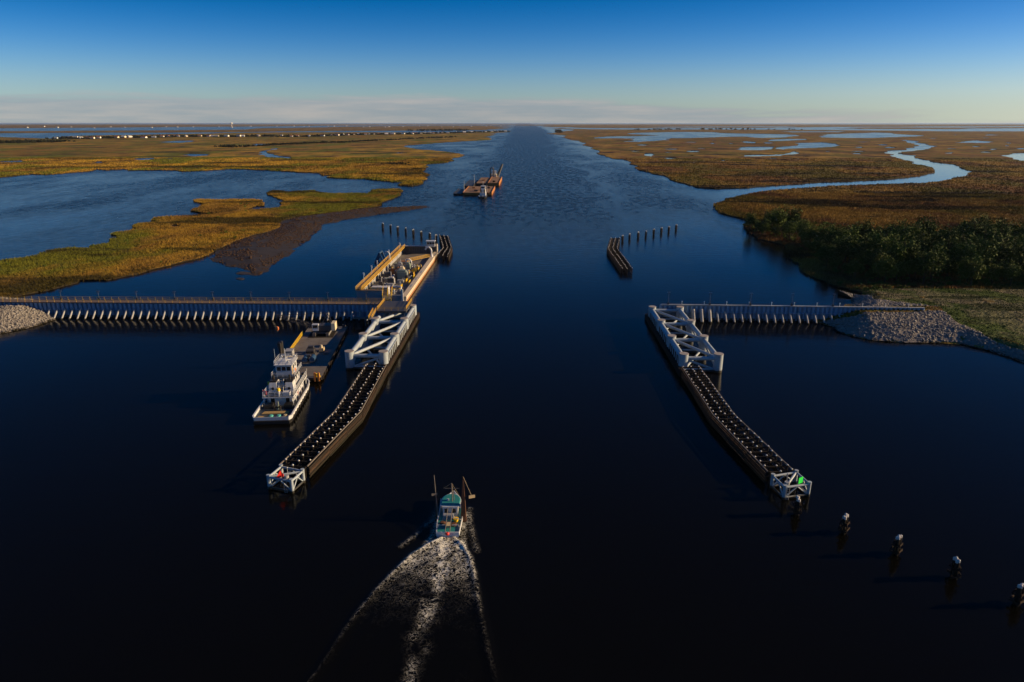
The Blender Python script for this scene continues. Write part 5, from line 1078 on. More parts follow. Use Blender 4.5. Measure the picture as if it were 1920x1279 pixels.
# deckhouse
mh = part('deckhouse', MB().span(-2.55,2.55,7.8,19.0,.93,3.4), 'boat_white', tb, True)
for s in (-1,1):
    for y in (9.2,10.8,12.4,14.2,16,17.6): part('window' , MB().span(s*2.56-.015,s*2.56+.015,y-.35,y+.35,1.9,2.8), 'glass_dark', mh, True)
    part('door', MB().span(s*2.57-.02,s*2.57+.02,13.0,13.7,1.0,2.9), 'red', mh, True)
for x in (-1.6,1.6): part('door', MB().span(x-.4,x+.4,7.76,7.79,1.0,2.9), 'glass_dark', mh, True)
part('boat_deck', MB().span(-3.25,3.25,6.2,19.6,3.4,3.5), 'deck_navy', tb, True)
part('deck_edge', MB().span(-3.32,3.32,6.1,6.19,3.3,3.56), 'boat_white', tb, True)
for s in (-1,1):
    part('deck_edge', MB().span(min(s*3.26,s*3.34),max(s*3.26,s*3.34),6.2,19.6,3.3,3.56), 'boat_white', tb, True)
    for k in range(6): part('stanchion', MB().tube((s*3.1,6.5+k*2.5,.95),(s*3.1,6.5+k*2.5,3.4),.07,n=6), 'boat_white', tb, True)
    handrail(tb, [(s*3.2,6.3,3.5),(s*3.2,19.4,3.5)], 1.05, 'boat_white', 1.3, .07, (1.0,.66,.33), local=True)
handrail(tb, [(-3.2,6.3,3.5),(3.2,6.3,3.5)], 1.05, 'boat_white', 1.3, .07, (1.0,.66,.33), local=True)
for s in (-1,1):
    k_ = part('stack', MB().loft([[(s*1.75+a*1.0,10.4+b*1.3,3.5) for a,b in ((-1,-1),(1,-1),(1,1),(-1,1))],[(s*1.75+a*.75,10.6+b*1.05,5.6) for a,b in ((-1,-1),(1,-1),(1,1),(-1,1))]]), 'boat_white', tb, True)
    part('stack_top', MB().span(s*1.75-.72,s*1.75+.72,9.6,11.6,5.6,5.95), 'hull_black', k_, True)
    part('exhaust', MB().tube((s*1.75,10.6,5.95),(s*1.75,10.6,7.0),.22,n=10), 'hull_black', k_, True)
    part('stack_port', MB().tube((s*1.75,9.12,4.3),(s*1.75,9.3,4.3),.3,n=12), 'hull_black', k_, True)
for x in (-.5,.5): part('ladder_rail', MB().tube((x,8.8,3.5),(x,10.2,6.1),.06,n=6), 'boat_white', tb, True)
for k in range(7): part('ladder_rung', MB().tube((-.5,8.9+k*.19,3.7+k*.35),(.5,8.9+k*.19,3.7+k*.35),.04,n=6), 'boat_white', tb, True)
uh = part('upper_house', MB().span(-2.0,2.0,12.4,18.2,3.5,5.9), 'boat_white', tb, True)
for s in (-1,1):
    for y in (13.6,15.3,17): part('window', MB().span(s*2.01-.015,s*2.01+.015,y-.4,y+.4,4.4,5.3), 'glass_dark', uh, True)
for x in (-1.2,0,1.2): part('window', MB().span(x-.4,x+.4,12.36,12.39,4.4,5.3), 'glass_dark', uh, True)
part('bridge_deck', MB().span(-2.6,2.6,11.6,18.9,5.9,6.0), 'deck_navy', tb, True)
for pts in ([(-2.5,11.7,6),(2.5,11.7,6)],[(2.5,11.7,6),(2.5,18.8,6)],[(-2.5,11.7,6),(-2.5,18.8,6)]): handrail(tb, pts, 1.0, 'boat_white', 1.2, .06, (1.0,.66,.33), local=True)
ph = part('pilothouse', MB().span(-1.75,1.75,13.0,17.6,6.0,8.35), 'boat_white', tb, True)
for x in (-1.05,0,1.05): part('window', MB().span(x-.42,x+.42,12.96,12.99,7.1,8.0), 'glass_dark', ph, True)
for x in (-1.05,0,1.05): part('window', MB().span(x-.42,x+.42,17.61,17.64,7.1,8.0), 'glass_dark', ph, True)
for s in (-1,1):
    for y in (14.6,16.2): part('window', MB().span(s*1.76-.015,s*1.76+.015,y-.5,y+.5,7.1,8.0), 'glass_dark', ph, True)
    part('door', MB().span(s*1.77-.015,s*1.77+.015,13.2,13.8,6.1,7.9), 'tan_board', ph, True)
rf = part('roof', MB().span(-2.05,2.05,12.7,18.0,8.35,8.5), 'boat_white', tb, True)
for pts in ([(-2,12.8,8.5),(2,12.8,8.5)],[(2,12.8,8.5),(2,17.9,8.5)],[(-2,12.8,8.5),(-2,17.9,8.5)],[(-2,17.9,8.5),(2,17.9,8.5)]): handrail(tb, pts, .9, 'boat_white', 1.0, .06, (1.0,.5), local=True)
part('mast', MB().tube((0,15.2,8.5),(0,15.2,11.6),.1,.06,8).beam((-.9,15.2,10.2),(.9,15.2,10.2),.08,.08), 'boat_white', tb, True)
part('radar_bar', MB().box(0,16.2,9.6,1.9,.2,.16).tube((0,16.2,8.5),(0,16.2,9.5),.12,n=8), 'boat_white', tb, True)
part('radar_bar', MB().box(.9,14.2,9.3,1.4,.18,.14,.6).tube((.9,14.2,8.5),(.9,14.2,9.25),.1,n=8), 'boat_white', tb, True)
for x in (-1.5,1.5): part('searchlight', MB().tube((x,17.3,8.95),(x,17.8,8.95),.28,n=12).tube((x,17.4,8.5),(x,17.4,8.9),.06,n=6), 'boat_white', tb, True)
part('antenna', MB().tube((-1.7,13.2,8.5),(-1.7,13.2,12.2),.03,n=5), 'boat_white', tb, True)
part('life_ring', MB().tube((2.2,14.0,6.9),(2.3,14.0,6.9),.45,n=14), 'orange', tb, True)
for x, y, z in ((-2.9,11.0,3.5),(.1,6.9,3.5)): part('ventilator', MB().tube((x,y,z),(x,y,z+1.2),.28,n=10), 'boat_white', tb, True); part('ventilator_cowl', MB().tube((x,y,z+1.2),(x,y,z+1.8),.42,.3,10), 'bright_yellow', tb, True)
part('vent_box', MB().span(.9,2.4,6.7,8.0,3.5,4.3), 'boat_white', tb, True)
part('flag_staff', MB().tube((-2.7,6.2,3.5),(-2.9,5.6,5.6),.04,n=5), 'boat_white', tb, True)
fl = MB()
for k in range(6):
    for (a, z0, z1) in ((0,5.3,5.5),):
        pass
fl.loft([[(-2.85+k*.16, 5.6+.08*math.sin(k*1.3), 4.5-.02*k),(-2.85+k*.16, 5.62+.08*math.sin(k*1.3), 4.5-.02*k),(-2.85+k*.16, 5.62+.08*math.sin(k*1.3), 5.5-.05*k),(-2.85+k*.16, 5.6+.08*math.sin(k*1.3), 5.5-.05*k)] for k in range(6)])
part('flag', fl, 'red', tb, True)
for k in range(3): part('flag_stripe', MB().box(-2.4,5.5,4.68+k*.28,.8,.03,.11), 'boat_white', tb, True)
for s in (-1,1): part('bow_ladder', MB().beam((s*2.9,19.6,1.0),(s*2.9,21.6,4.4),.1,.3), 'steel_grey', tb, True)
for i in range(8): part('inclined_stair', MB().box(2.95,7.6-.25*i+0.1,3.3-.28*i,.7,.25,.05), 'steel_dark', tb, True)
part('tow_bitt', MB().tube((-.6,4.9,.93),(-.6,4.9,2.0),.22,n=10).tube((.6,4.9,.93),(.6,4.9,2.0),.22,n=10).box(0,4.9,1.7,2.0,.25,.25), 'hull_black', tb, True)
part('capstan', MB().tube((0,5.9,.93),(0,5.9,1.6),.5,.35,12).tube((0,5.9,1.6),(0,5.9,2.6),.12,n=8), 'machine_green', tb, True)
for x in (-2.1,2.1): part('stern_locker', MB().span(x-.9,x+.9,5.6,7.2,.93,1.9), 'hull_black', tb, True)
def on_tow(name, label, cat, x, y, z=.93):
    p = Matrix.Rotation(HEAD*.9, 3, 'Z') @ Vector((x, y, 0)); return thing(name, label, cat, (-53.2+p.x, 129.4+p.y, z), HEAD*.9)
t = on_tow('plank_stack', 'tan timber planks lying across the towboat stern', 'planks', 0, 3.5)
for k in range(3): part('plank', MB().box(.05*k,-.42+.42*k,.12,5.6-.2*k,.36,.2), 'tan_board', t, True)
t = on_tow('plank_stack', 'short tan timber mat at the towboat stern rail', 'planks', -1.9, 1.2)
for k in range(3): part('plank', MB().box(0,-.4+.4*k,.1,2.4,.36,.16), 'tan_board', t, True)
for nm, lab, x, m_ in (('net_heap','pale teal rope heap on the towboat stern, left of the brighter one',-.4,'teal_net'),('net_heap','bright teal rope coil on the towboat stern',1.2,'teal_net'),('rope_coil','tan rope coil at the right stern corner of the towboat',2.5,'rope')):
    t = on_tow(nm, lab, 'rope', x, 1.3)
    for k in range(5): part('turn', MB().tube((.05*math.sin(k*2),.05*math.cos(k*3),.02+k*.11),(.05*math.sin(k*2),.05*math.cos(k*3),.12+k*.11),.68-.07*k,.62-.07*k,14), m_, t, True)

# ------------------------------------------------------------------ shrimp boat under way
sb = thing('shrimp_boat', 'small teal and white shrimp boat with raised outriggers trailing a foamy wake', 'fishing boat', (-11.85, 89.3, 0), R(1.0))
def hr(y, hw, z0, z1, f=.85): return [(-hw,y,z1),(hw,y,z1),(hw*f,y,z0),(-hw*f,y,z0)]
part('hull', MB().loft([hr(0,1.75,-.4,.45),hr(4,1.95,-.4,.5),hr(7,1.85,-.4,.7),hr(9.2,1.15,-.4,1.0,.6),hr(10.8,.12,-.2,1.35,.5)]), 'boat_white', sb, True)
part('deck', MB().prism([(-1.62,.12),(1.62,.12),(1.8,4),(1.7,7),(1.0,9.2),(0,10.5),(-1.0,9.2),(-1.7,7),(-1.8,4)], .52, .72), 'teal', sb, True)
rl = [(1.72,0,.72),(1.92,4,.82),(1.82,7,1.1),(1.12,9.2,1.4),(.05,10.75,1.7)]
for s in (-1,1):
    for a, b_ in zip(rl[:-1], rl[1:]): part('bulwark', MB().beam((s*a[0],a[1],a[2]-.1),(s*b_[0],b_[1],b_[2]-.1),.1,.55), 'boat_white', sb, True)
part('transom_rail', MB().span(-1.7,1.7,-.05,.1,.5,1.0), 'boat_white', sb, True)
cabin = part('cabin', MB().span(-1.15,1.15,4.6,7.6,.72,2.5), 'boat_white', sb, True)
for x in (-.6,.6): part('window', MB().span(x-.3,x+.3,4.57,4.6,1.5,2.2), 'glass_dark', cabin, True)
for s in (-1,1): part('window', MB().span(s*1.16-.015,s*1.16+.015,5.4,6.8,1.6,2.2), 'glass_dark', cabin, True)
arc = [(-1.45,4.9),(1.45,4.9),(1.5,6.4)]+[(1.5*math.cos(t_), 6.4+2.0*math.sin(t_)) for t_ in np.linspace(.2,math.pi-.2,9)]+[(-1.5,6.4)]
part('roof_rim', MB().prism([(x*1.07,(y-6.4)*1.06+6.4) for x, y in arc], 2.5, 2.6), 'boat_white', sb, True)
rf = part('roof', MB().loft([[(x,y,2.6) for x,y in arc],[(x*.93,(y-6.4)*.93+6.4,2.72) for x,y in arc]]), 'teal', sb, True)
part('roof_lamp', MB().ball((-.5,6.2,2.85),.22,10), 'boat_white', rf, True)
part('mast', MB().tube((.25,6.0,2.6),(.15,6.6,5.6),.09,.06,8), 'timber_grey', sb, True)
part('mast', MB().tube((.55,6.4,2.6),(.15,6.6,5.4),.06,.05,8), 'timber_grey', sb, True)
part('cross_arm', MB().beam((-1.0,6.7,4.6),(1.2,6.5,4.7),.08,.08), 'timber_grey', sb, True)
part('stay', MB().tube((.15,6.6,5.6),(1.6,8,1.6),.02,n=4).tube((.15,6.6,5.6),(-1.2,6.9,4.5),.02,n=4).tube((.15,6.6,5.6),(0,10.4,1.7),.02,n=4), 'rope', sb, True)
o1 = part('outrigger', MB().tube((-2.0,4.6,.8),(-2.55,6.3,7.2),.09,.05,8), 'timber_grey', sb, True)
part('otter_door', MB().box(-2.5,5.5,4.2,.9,.15,.35,.3), 'timber_grey', o1, True)
part('net', MB().loft([[(-2.05+a*.22,4.7+b_*.22,.5) for a,b_ in ((-1,-1),(1,-1),(1,1),(-1,1))],[(-2.5+a*.05,6.1+b_*.05,5.6) for a,b_ in ((-1,-1),(1,-1),(1,1),(-1,1))]]), 'net_brown', o1, True)
o2 = part('outrigger', MB().tube((2.0,4.6,.8),(2.0,6.3,7.0),.11,.06,8), 'timber_brown', sb, True)
part('net', MB().loft([[(2.1+a*.42,4.5+b_*.4,.2) for a,b_ in ((-1,-1),(1,-1),(1,1),(-1,1))],[(2.05+a*.3,5.2+b_*.28,3.2) for a,b_ in ((-1,-1),(1,-1),(1,1),(-1,1))],[(2.0+a*.08,6.1+b_*.08,6.4) for a,b_ in ((-1,-1),(1,-1),(1,1),(-1,1))]]), 'net_brown', o2, True)
part('cable', MB().tube((2.0,6.3,7.0),(3.3,5.5,4.1),.03,n=5), 'rope', o2, True)
part('otter_door', MB().box(3.4,5.4,3.9,1.0,.18,.45,.35), 'rope', o2, True)
for x in (-.35,.35): part('trawl_rail', MB().tube((x,4.5,2.4),(x,-.2,1.2),.06,n=8), 'timber_grey', sb, True)
part('sorting_table', MB().span(-.3,.3,1.2,2.3,.9,1.3), 'rope', sb, True)
part('winch', MB().tube((-1.0,4.0,1.4),(.6,4.0,1.4),.32,n=12).span(-1.1,.7,3.7,4.3,.72,1.1), 'steel_grey', sb, True)
part('stern_roller', MB().ball((0,-.35,.95),.33,10,.8), 'red', sb, True)
part('deck_rail', MB().beam((-1.6,1.6,1.2),(-.5,1.6,1.2),.08,.08).beam((.5,1.6,1.2),(1.6,1.6,1.2),.08,.08).tube((-1.6,1.6,.7),(-1.6,1.6,1.2),.05,n=6).tube((1.6,1.6,.7),(1.6,1.6,1.2),.05,n=6), 'boat_white', sb, True)
part('net_pile', MB().ball((-1.0,2.6,.85),.55,10,.6).ball((.75,2.3,.85),.5,10,.6), 'net_brown', sb, True)
part('side_rail', MB().beam((1.75,4.4,.9),(1.75,7.2,2.5),.07,.07).beam((-1.75,4.4,.9),(-1.75,7.2,2.5),.07,.07), 'boat_white', sb, True)
t = thing('basket', 'yellow basket on the deck of the shrimp boat', 'basket', (-10.9, 92.6, .72))
part('tub', MB().tube((0,0,0),(0,0,.55),.3,.4,12), 'bright_yellow', t, True); part('rim', MB().tube((0,0,.55),(0,0,.62),.44,.44,12), 'bright_yellow', t, True)
t = thing('boat_hook', 'pale boat hook lying over the yellow basket on the shrimp boat', 'pole', (-10.9, 92.5, 1.4))
part('shaft', MB().tube((-.8,.2,.1),(.7,-.3,-.02),.05,n=6), 'boat_white', t, True); part('hook', MB().tube((.7,-.3,-.02),(.85,-.2,-.05),.06,.03,6), 'steel_grey', t, True)

# ------------------------------------------------------------------ far tow in the channel
def flat_barge(label, x0, x1, y0, y1, h, deck, side, rz=0.0):
    cx, cy = (x0+x1)/2, (y0+y1)/2; a, b_ = (x1-x0)/2, (y1-y0)/2
    t = thing('deck_barge', label, 'barge', (cx, cy, 0), rz)
    part('hull', MB().loft([[(-a,-b_,h),(a,-b_,h),(a,-b_,.4),(-a,-b_,.4)],[(-a,-b_+3,h),(a,-b_+3,h),(a,-b_+3,-.8),(-a,-b_+3,-.8)],[(-a,b_-3,h),(a,b_-3,h),(a,b_-3,-.8),(-a,b_-3,-.8)],[(-a,b_,h),(a,b_,h),(a,b_,.4),(-a,b_,.4)]]), side, t, True)
    n = 5
    for i in range(n): part('deck_plate', MB().span(-a+.1, a-.1, -b_+.1+2*b_*i/n, -b_+2*b_*(i+1)/n-.05, h, h+.05), deck, t, True)
    for s in (-1,1): part('coaming', MB().span(min(s*a,s*(a-.3)),max(s*a,s*(a-.3)),-b_,b_,h,h+.5), side, t, True)
    return t
flat_barge('wide rusty deck barge, nearest of the far tow', -56.5, -31.5, 600, 661, 2.4, 'deck_rust', 'rust_orange')
flat_barge('rusty deck barge beyond the wide one in the far tow, right side', -40.0, -29.0, 690, 768, 3.2, 'deck_rust', 'rust_orange')
flat_barge('rusty deck barge beyond the wide one in the far tow, middle', -51.5, -41.0, 688, 762, 3.0, 'deck_rust', 'hull_black')
flat_barge('dark blue hopper barge at the back left of the far tow', -61.5, -52.5, 664, 730, 2.6, 'deck_navy', 'hull_black')
flat_barge('low black workboat barge alongside the left of the far tow', -65.0, -57.5, 602, 646, 1.3, 'deck_navy', 'hull_black')
t = thing('far_tug', 'white tug pushing at the near right of the far tow', 'tug', (-38.3, 576.5, 0))
part('hull', MB().loft([hr(-1,2.2,-.4,1.1),hr(1,3.6,-.4,1.1),hr(14,3.6,-.4,1.3),hr(21,2.4,-.4,1.9,.8)]), 'hull_black', t, True)
part('deckhouse', MB().span(-2.4,2.4,6,17,1.2,3.8), 'boat_white', t, True)
part('upper_house', MB().span(-2,2,9,16,3.8,6.2), 'boat_white', t, True)
p_ = part('pilothouse', MB().span(-1.7,1.7,11,15.5,6.2,8.8), 'boat_white', t, True)
part('window_band', MB().span(-1.5,1.5,10.95,10.99,7.4,8.4), 'glass_dark', p_, True)
part('roof', MB().span(-2,2,10.6,16,8.8,9.0), 'boat_white', t, True)
for s in (-1,1): part('stack', MB().tube((s*1.5,7.4,3.8),(s*1.5,7.4,6.6),.5,n=10), 'hull_black', t, True)
part('mast', MB().tube((0,13,9),(0,13,13),.12,n=6), 'boat_white', t, True)
for x, y, z in ((-3,2,1.2),(2.6,3,1.2),(0,4,1.2)): part('deck_gear', MB().box(x,y,z+.4,1,1.2,.9), 'boat_white', t, True)
t = thing('work_tug', 'dark tug with cream house at the far end of the far tow', 'tug', (-38.5, 772, 0))
part('hull', MB().loft([hr(0,4.4,-.4,1.8),hr(16,4.4,-.4,2.0),hr(24,2.5,-.4,2.8,.8)]), 'rust_orange', t, True)
part('deckhouse', MB().span(-3,3.4,3,14,2,5.4), 'house_cream', t, True); part('pilothouse', MB().span(-1.8,2.2,6,12,5.4,8.6), 'boat_white', t, True); part('roof', MB().span(-2.2,2.6,5.6,12.4,8.6,8.9), 'boat_white', t, True)
part('side_house', MB().span(-4.2,-3.02,2,16,1.9,6), 'hull_black', t, True)
part('mast', MB().tube((0,9,8.9),(0,9,15),.2,n=6), 'steel_dark', t, True)
t = thing('derrick', 'dark lattice derrick leaning right over the far tow', 'derrick', (-34, 780, 2))
for dx in (-1.2,1.2): part('leg', MB().beam((dx-1,0,-.1),(5.0+dx*.2,4,14),1.0,1.1), 'steel_dark', t, True)
for k in range(8): part('lacing', MB().beam((-2.2+k*.7+(k/8)*1.0,k*.5,1+1.6*k),(.2+k*.7-(k/8)*.2,k*.5,2.1+1.6*k),.5,.5), 'steel_dark', t, True)
part('back_stay', MB().tube((5,4,14),(1,14,1),.15,n=6), 'steel_dark', t, True)
t = thing('spud_gantry', 'dark arched gantry frame at the back of the far tow', 'gantry', (-40.4, 775, 1.9))
for x in (-1.8,1.8): part('leg', MB().tube((x,0,0),(x,0,9),.6,n=8), 'steel_dark', t, True)
part('arch', MB().tube((-1.8,0,9),(-.8,0,10.6),.6,n=8).tube((-.8,0,10.6),(.8,0,10.6),.6,n=8).tube((.8,0,10.6),(1.8,0,9),.6,n=8), 'steel_dark', t, True)
for i, (x, y, h) in enumerate(((-55.9,606,9),(-53.2,688,9),(-36,605,6))):
    t = thing('signal_mast', '%s thin pale mast from the left on the far tow' % ('first','second','third')[i], 'mast', (x, y, 2.4))
    part('pole', MB().tube((0,0,0),(0,0,h),.2,.12,6), 'boat_white', t, True); part('yard', MB().beam((-.8,0,h*.8),(.8,0,h*.8),.15,.15), 'boat_white', t, True)

for i, (x, y, a, b_, c_) in enumerate(((-46,612,2.5,4,1.6),(-42,622,1.5,3,2.2),(-50,640,2,2,1.2),(-36.5,640,2.5,2,1.4),(-34.5,700,2,3,1.5),(-46,720,2,5,1.3))):
    t = thing('cargo_stack', '%s low dark pile of gear from the near end on the far tow barges' % ORD[i], 'gear', (x, y, (2.46 if y < 670 else 3.26 if x > -40 else 3.06)))
    for k in range(3): part('bundle', MB().box(rng.uniform(-.4,.4), (k-1)*b_*.6, c_*.5, a*rng.uniform(.8,1.4), b_*.5, c_*rng.uniform(.6,1)), ('steel_dark','timber_mid','rust_orange')[(k+i) % 3], t, True)

# ------------------------------------------------------------------ houses, trees, far settlement
walls = ('house_white','house_cream','house_white','house_blue'); roofs = ('roof_grey','roof_red','roof_white','roof_grey','roof_red')
WN = {'house_white':'white','house_cream':'cream','house_blue':'pale blue'}; RN = {'roof_grey':'grey','roof_red':'dark red','roof_white':'pale'}
wm = {}
TENS = {20:'twenty',30:'thirty',40:'forty',50:'fifty',60:'sixty'}; TENTH = {20:'twentieth',30:'thirtieth',40:'fortieth',50:'fiftieth',60:'sixtieth'}
def ordinal(n):
    small = ORD+['eleventh','twelfth','thirteenth','fourteenth','fifteenth','sixteenth','seventeenth','eighteenth','nineteenth']
    if n < 20: return small[n-1]
    return TENTH[n] if n % 10 == 0 else TENS[n-n % 10]+'-'+small[n % 10-1]
def house_meshes(L, W, H, rise, wmat, rmat):
    key = (L, W, H, rise, wmat, rmat)
    if key in wm: return wm[key]
    z0 = 2.4
    wall = MB().span(-L/2,L/2,-W/2,W/2,z0,z0+H)
    wall.add([(-L/2,-W/2,z0+H),(-L/2,W/2,z0+H),(-L/2,0,z0+H+rise),(L/2,-W/2,z0+H),(L/2,W/2,z0+H),(L/2,0,z0+H+rise)], [(0,2,1),(3,4,5)])
    o_ = .7; e = W/2+o_; dz = rise*o_/(W/2)
    roof = MB().loft([[(x,-e,z0+H-dz+.05),(x,0,z0+H+rise+.05),(x,e,z0+H-dz+.05),(x,e,z0+H-dz+.3),(x,0,z0+H+rise+.35),(x,-e,z0+H-dz+.3)] for x in (-L/2-o_, L/2+o_)])
    stilt = MB().span(-.25,.25,-.25,.25,-.2,z0)
    win = MB().span(-.6,.6,-.04,0,z0+1,z0+2.2)
    wm[key] = (wall.mesh('wall', wmat, False), roof.mesh('roof', rmat, False), stilt.mesh('stilt','timber_dark',False), win.mesh('window','glass_dark',False))
    return wm[key]
for i, (x, y) in enumerate(HOUSE_SPOTS):
    d = math.hypot(x, y); k = d/2800
    L = rng.choice((11, 13, 16)); W = rng.choice((8, 9)); wmat = walls[rng.randrange(4)]; rmat = roofs[rng.randrange(5)]
    if i in (9, 53): L, W = 18, 11
    wl_, rf_, st_, wi_ = house_meshes(L, W, 3.4, 2.6, wmat, rmat)
    t = thing('stilt_house', '%s house with %s roof, %s from the left in the far bayou row' % (WN[wmat], RN[rmat], ordinal(i+1)), 'house', (x, y, .6), rng.choice((0, 0, math.pi/2))+rng.uniform(-.25,.25), 'stilt houses along the far bayou')
    s = rng.uniform(.95, 1.2); t.scale = (s, s, s)
    a = link('wall', wl_, t); link('roof', rf_, t)
    for px_, py_ in ((-1,-1),(1,-1),(1,1),(-1,1)): link('stilt', st_, t, (px_*(L/2-.4), py_*(W/2-.4), 0))
    for q in (-.3, .3): link('window', wi_, a, (q*L, -W/2-.01, 0))
# tiny settlement on the horizon
wl_, rf_, st_, wi_ = house_meshes(16, 11, 4.5, 3.2, 'house_white', 'roof_grey')
for i in range(42):
    u = i/41; az = R(-38.0+u*36.0+rng.uniform(-.4,.4)); d = rng.uniform(9000, 12500)
    if rng.random() < .25 and u < .5: continue
    t = thing('horizon_house', 'tiny pale house among the specks of the settlement on the left horizon', 'house', (d*math.sin(az), d*math.cos(az), 1), rng.uniform(-.4,.4), 'specks of houses on the left horizon')
    s = rng.uniform(.8, 1.4); t.scale = (s*1.1, s*1.1, s); link('wall', wl_, t); link('roof', rf_, t)
wt_ = thing('water_tower', 'white water tower standing on the left horizon', 'water tower', (-3900*1.02, 9500, 0))
part('tank', MB().ball((0,0,52),14,14,.75), 'house_white', wt_, True); part('stem', MB().tube((0,0,0),(0,0,46),3.5,3,12), 'house_white', wt_, True)

def leaf_cloud(n, rx, ry, rz, cz, size, seed, lobes=9, light=.5):
    """leaf quads spread over lobes of a crown"""
    g = np.random.default_rng(seed)
    lc = g.normal(0, 1, (lobes, 3)); lc /= np.linalg.norm(lc, axis=1)[:,None]; lc *= g.uniform(.25, .75, (lobes,1)); lc[:,2] = np.abs(lc[:,2])*1.1-.25
    lr = g.uniform(.28, .5, lobes); k = g.integers(0, lobes, n)
    p = g.normal(0, 1, (n,3)); p /= np.linalg.norm(p, axis=1)[:,None]; p *= (g.random((n,1))**.4)
    c = (lc[k]+p*lr[k][:,None])*np.array([rx, ry, rz])+np.array([0,0,cz])
    a = g.normal(0, 1, (n,3)); a /= np.linalg.norm(a, axis=1)[:,None]; b_ = np.cross(a, g.normal(0,1,(n,3))); b_ /= np.linalg.norm(b_, axis=1)[:,None]
    s = size*g.uniform(.6, 1.3, (n,1))
    return np.stack([c-a*s-b_*s*.5, c+a*s-b_*s*.5, c+a*s+b_*s*.5, c-a*s+b_*s*.5], 1)
def quads_mesh(name, V, mat):
    n = len(V); me = bpy.data.meshes.new(name)
    me.from_pydata(V.reshape(-1,3).tolist(), [], (np.arange(n*4).reshape(n,4)).tolist()); me.materials.append(MATS[mat]); return me
CROWN = []; TRUNK = []
for v in range(7):
    h = (9.5, 11.5, 8, 10.5, 7, 13, 9)[v]; r = (3.0, 3.3, 2.8, 2.6, 2.7, 3.1, 3.4)[v]
    CROWN.append(quads_mesh('crown', leaf_cloud(2100, r*1.3, r*1.3, h*.55, h*.55, .20, 200+v, 20), 'leaf_light' if v in (2, 4) else 'leaf'))
    mb = MB().tube((0,0,-.4), (.1,.05,h*.45), .2, .13, 8).tube((.1,.05,h*.45), (.2,-.1,h*.8), .13, .05, 7)
    for a in range(5):
        t_ = a*1.3+v; mb.tube((.08,.04,h*(.28+.09*a)), (r*.6*math.cos(t_), r*.6*math.sin(t_), h*(.5+.09*a)), .07, .03, 6)
    TRUNK.append(mb.mesh('trunk', 'trunk'))
WOOD = [(130,428),(150,440),(178,428),(205,404),(232,386),(285,386),(300,330),(262,262),(200,258),(165,258),(140,262),(130,270),(126,285),(130,300),(133,318),(132,335),(140,352),(130,375),(127,400)]
X, Y = scatter_in(WOOD, 1900); ok = inside(X, Y, ring_mr); X, Y = X[ok], Y[ok]
order = np.argsort(np.hypot(X, Y)); placed = []
dens = vnoise(X, Y, 26, 21)
for i in order:
    x, y = X[i], Y[i]
    if y > 345 and dens[i] < .42: continue
    if any((x-a)**2+(y-b_)**2 < 5.0**2 for a, b_ in placed[-140:]): continue
    placed.append((x, y))
    if len(placed) >= 270: break
placed_a = np.array(placed); zt = right_h(placed_a[:,0], placed_a[:,1])
for (x, y), z_ in zip(placed, zt):
    v = rng.randrange(7); s = rng.uniform(.7, 1.45)*(1.2 if x > 138 else .75)
    t = thing('marsh_tree', 'dense dark green tree in the wood on the right bank behind the flood wall', 'tree', (x, y, z_-.1), rng.uniform(0, 6.28), 'trees of the wood on the right bank')
    t.scale = (s*rng.uniform(.9,1.15), s*rng.uniform(.9,1.15), s)
    link('trunk', TRUNK[v], t); link('crown', CROWN[v], t)
# shrub fringe and undergrowth
def shrubs(name, X, Y, Z, rmin, rmax, n, size, mat, label, zs=1.0):
    out = []
    for i in range(len(X)):
        r = rng.uniform(rmin, rmax); out.append(leaf_cloud(n, r, r, r*.8*zs, r*.45*zs, size, 5000+i, 5)+np.array([X[i], Y[i], Z[i]]))
    V = np.concatenate(out); return bulk(name, V, [(0,1,2,3)], mat, label, 'shrubs')
X, Y = scatter_in(WOOD, 1000); ok = inside(X, Y, ring_mr); X, Y = X[ok], Y[ok]
shrubs('undergrowth', X, Y, right_h(X, Y), 1.0, 2.2, 70, .3, 'shrub_leaf', 'tangled olive undergrowth between the trees on the right bank')
X, Y = scatter_in([(112,236),(122,246),(150,254),(200,256),(290,262),(290,268),(200,266),(150,264),(120,262)], 900); ok = inside(X, Y, ring_mr); X, Y = X[ok], Y[ok]
shrubs('reed_fringe', X, Y, right_h(X, Y), .7, 1.5, 60, .22, 'shrub_leaf', 'yellow-green reed fringe along the near edge of the right wood')
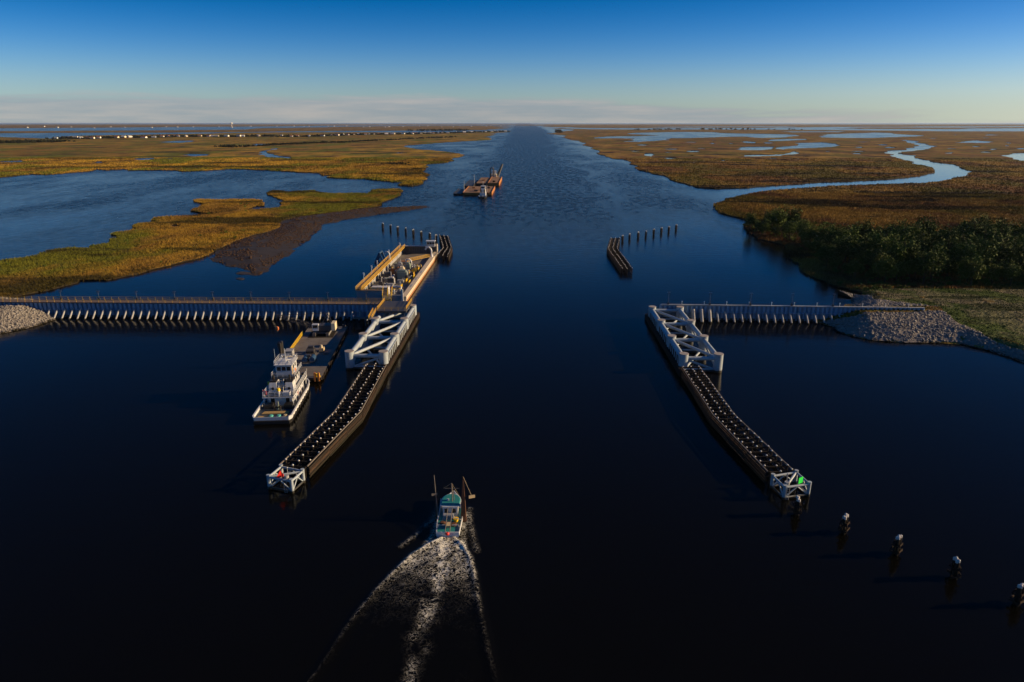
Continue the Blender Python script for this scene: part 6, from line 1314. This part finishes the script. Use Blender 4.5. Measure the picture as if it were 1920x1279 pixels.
# dark scrub belts far away, each reads as one mass
def belt(label, pts, n, w, rmin, rmax, q=26):
    X, Y = [], []
    for _ in range(n):
        t_ = rng.random()*(len(pts)-1); k = int(t_); f = t_-k
        X.append(pts[k][0]*(1-f)+pts[k+1][0]*f+rng.gauss(0, w)); Y.append(pts[k][1]*(1-f)+pts[k+1][1]*f+rng.gauss(0, w*1.6))
    shrubs('scrub_belt', np.array(X), np.array(Y), np.full(len(X), .4), rmin, rmax, q, rmax*.22, 'far_leaf', label, .9)
hs_ = HOUSE_SPOTS
belt('dark tree belt behind the row of stilt houses', [(x*1.025, y*1.025) for x, y in hs_[::2]], 1500, 20, 5, 11)
belt('dark scrub at the far left edge of the marsh', [(-2100,2230),(-1800,2190),(-1643,2171),(-1576,2180),(-1543,2240)], 300, 30, 5, 10)
belt('dark scrub hedge line crossing the left marsh', [(-793,1803),(-741,1804),(-706,1889),(-707,1981),(-679,2082),(-640,2165),(-582,2196),(-552,2353),(-487,2575),(-408,2842),(-324,3053)], 420, 10, 3.0, 6.5)
belt('scattered scrub near the left marsh point', [(-218,1075),(-203,1062),(-184,1048)], 26, 7, 1.4, 3.2, 40)
belt('dark clump of trees at the far right channel corner', [(222,5600),(205,5000),(186,4300)], 60, 10, 7, 13)
belt('dark far groves on the right horizon marsh', [(900,6000),(1600,6500),(2300,6200)], 40, 60, 10, 18)
belt('dark far groves on the left horizon marsh', [(-900,5400),(-700,5600),(-500,5600)], 60, 40, 9, 16)
X, Y = scatter_in(ring_il, 260, holes_il); ok = vnoise(X, Y, 22, 31) > .55; X, Y = X[ok], Y[ok]
shrubs('marsh_shrubs', X, Y, marsh_h(X, Y), .6, 1.6, 40, .3, 'shrub_leaf', 'low olive shrubs dotted over the left island')

# ------------------------------------------------------------------ evening haze
hz = bpy.data.meshes.new('haze')
HB = MB().span(-45000, 45000, -2000, 45000, -1.5, 66.0)
o = link('haze', HB.mesh('haze', 'water', False)); o['kind'] = 'stuff'; o['label'] = 'thin evening haze over the marsh'; o['category'] = 'haze'
hm = bpy.data.materials.new('haze'); hm.use_nodes = True; hn = hm.node_tree; hn.nodes.clear()
ho = hn.nodes.new('ShaderNodeOutputMaterial'); hv = hn.nodes.new('ShaderNodeVolumePrincipled')
hv.inputs['Color'].default_value = (0.60, 0.75, 1.0, 1); hv.inputs['Density'].default_value = 0.000012; hv.inputs['Anisotropy'].default_value = 0.2
hn.links.new(hv.outputs[0], ho.inputs['Volume'])
o.data.materials.clear(); o.data.materials.append(hm)
o.display_type = 'WIRE'
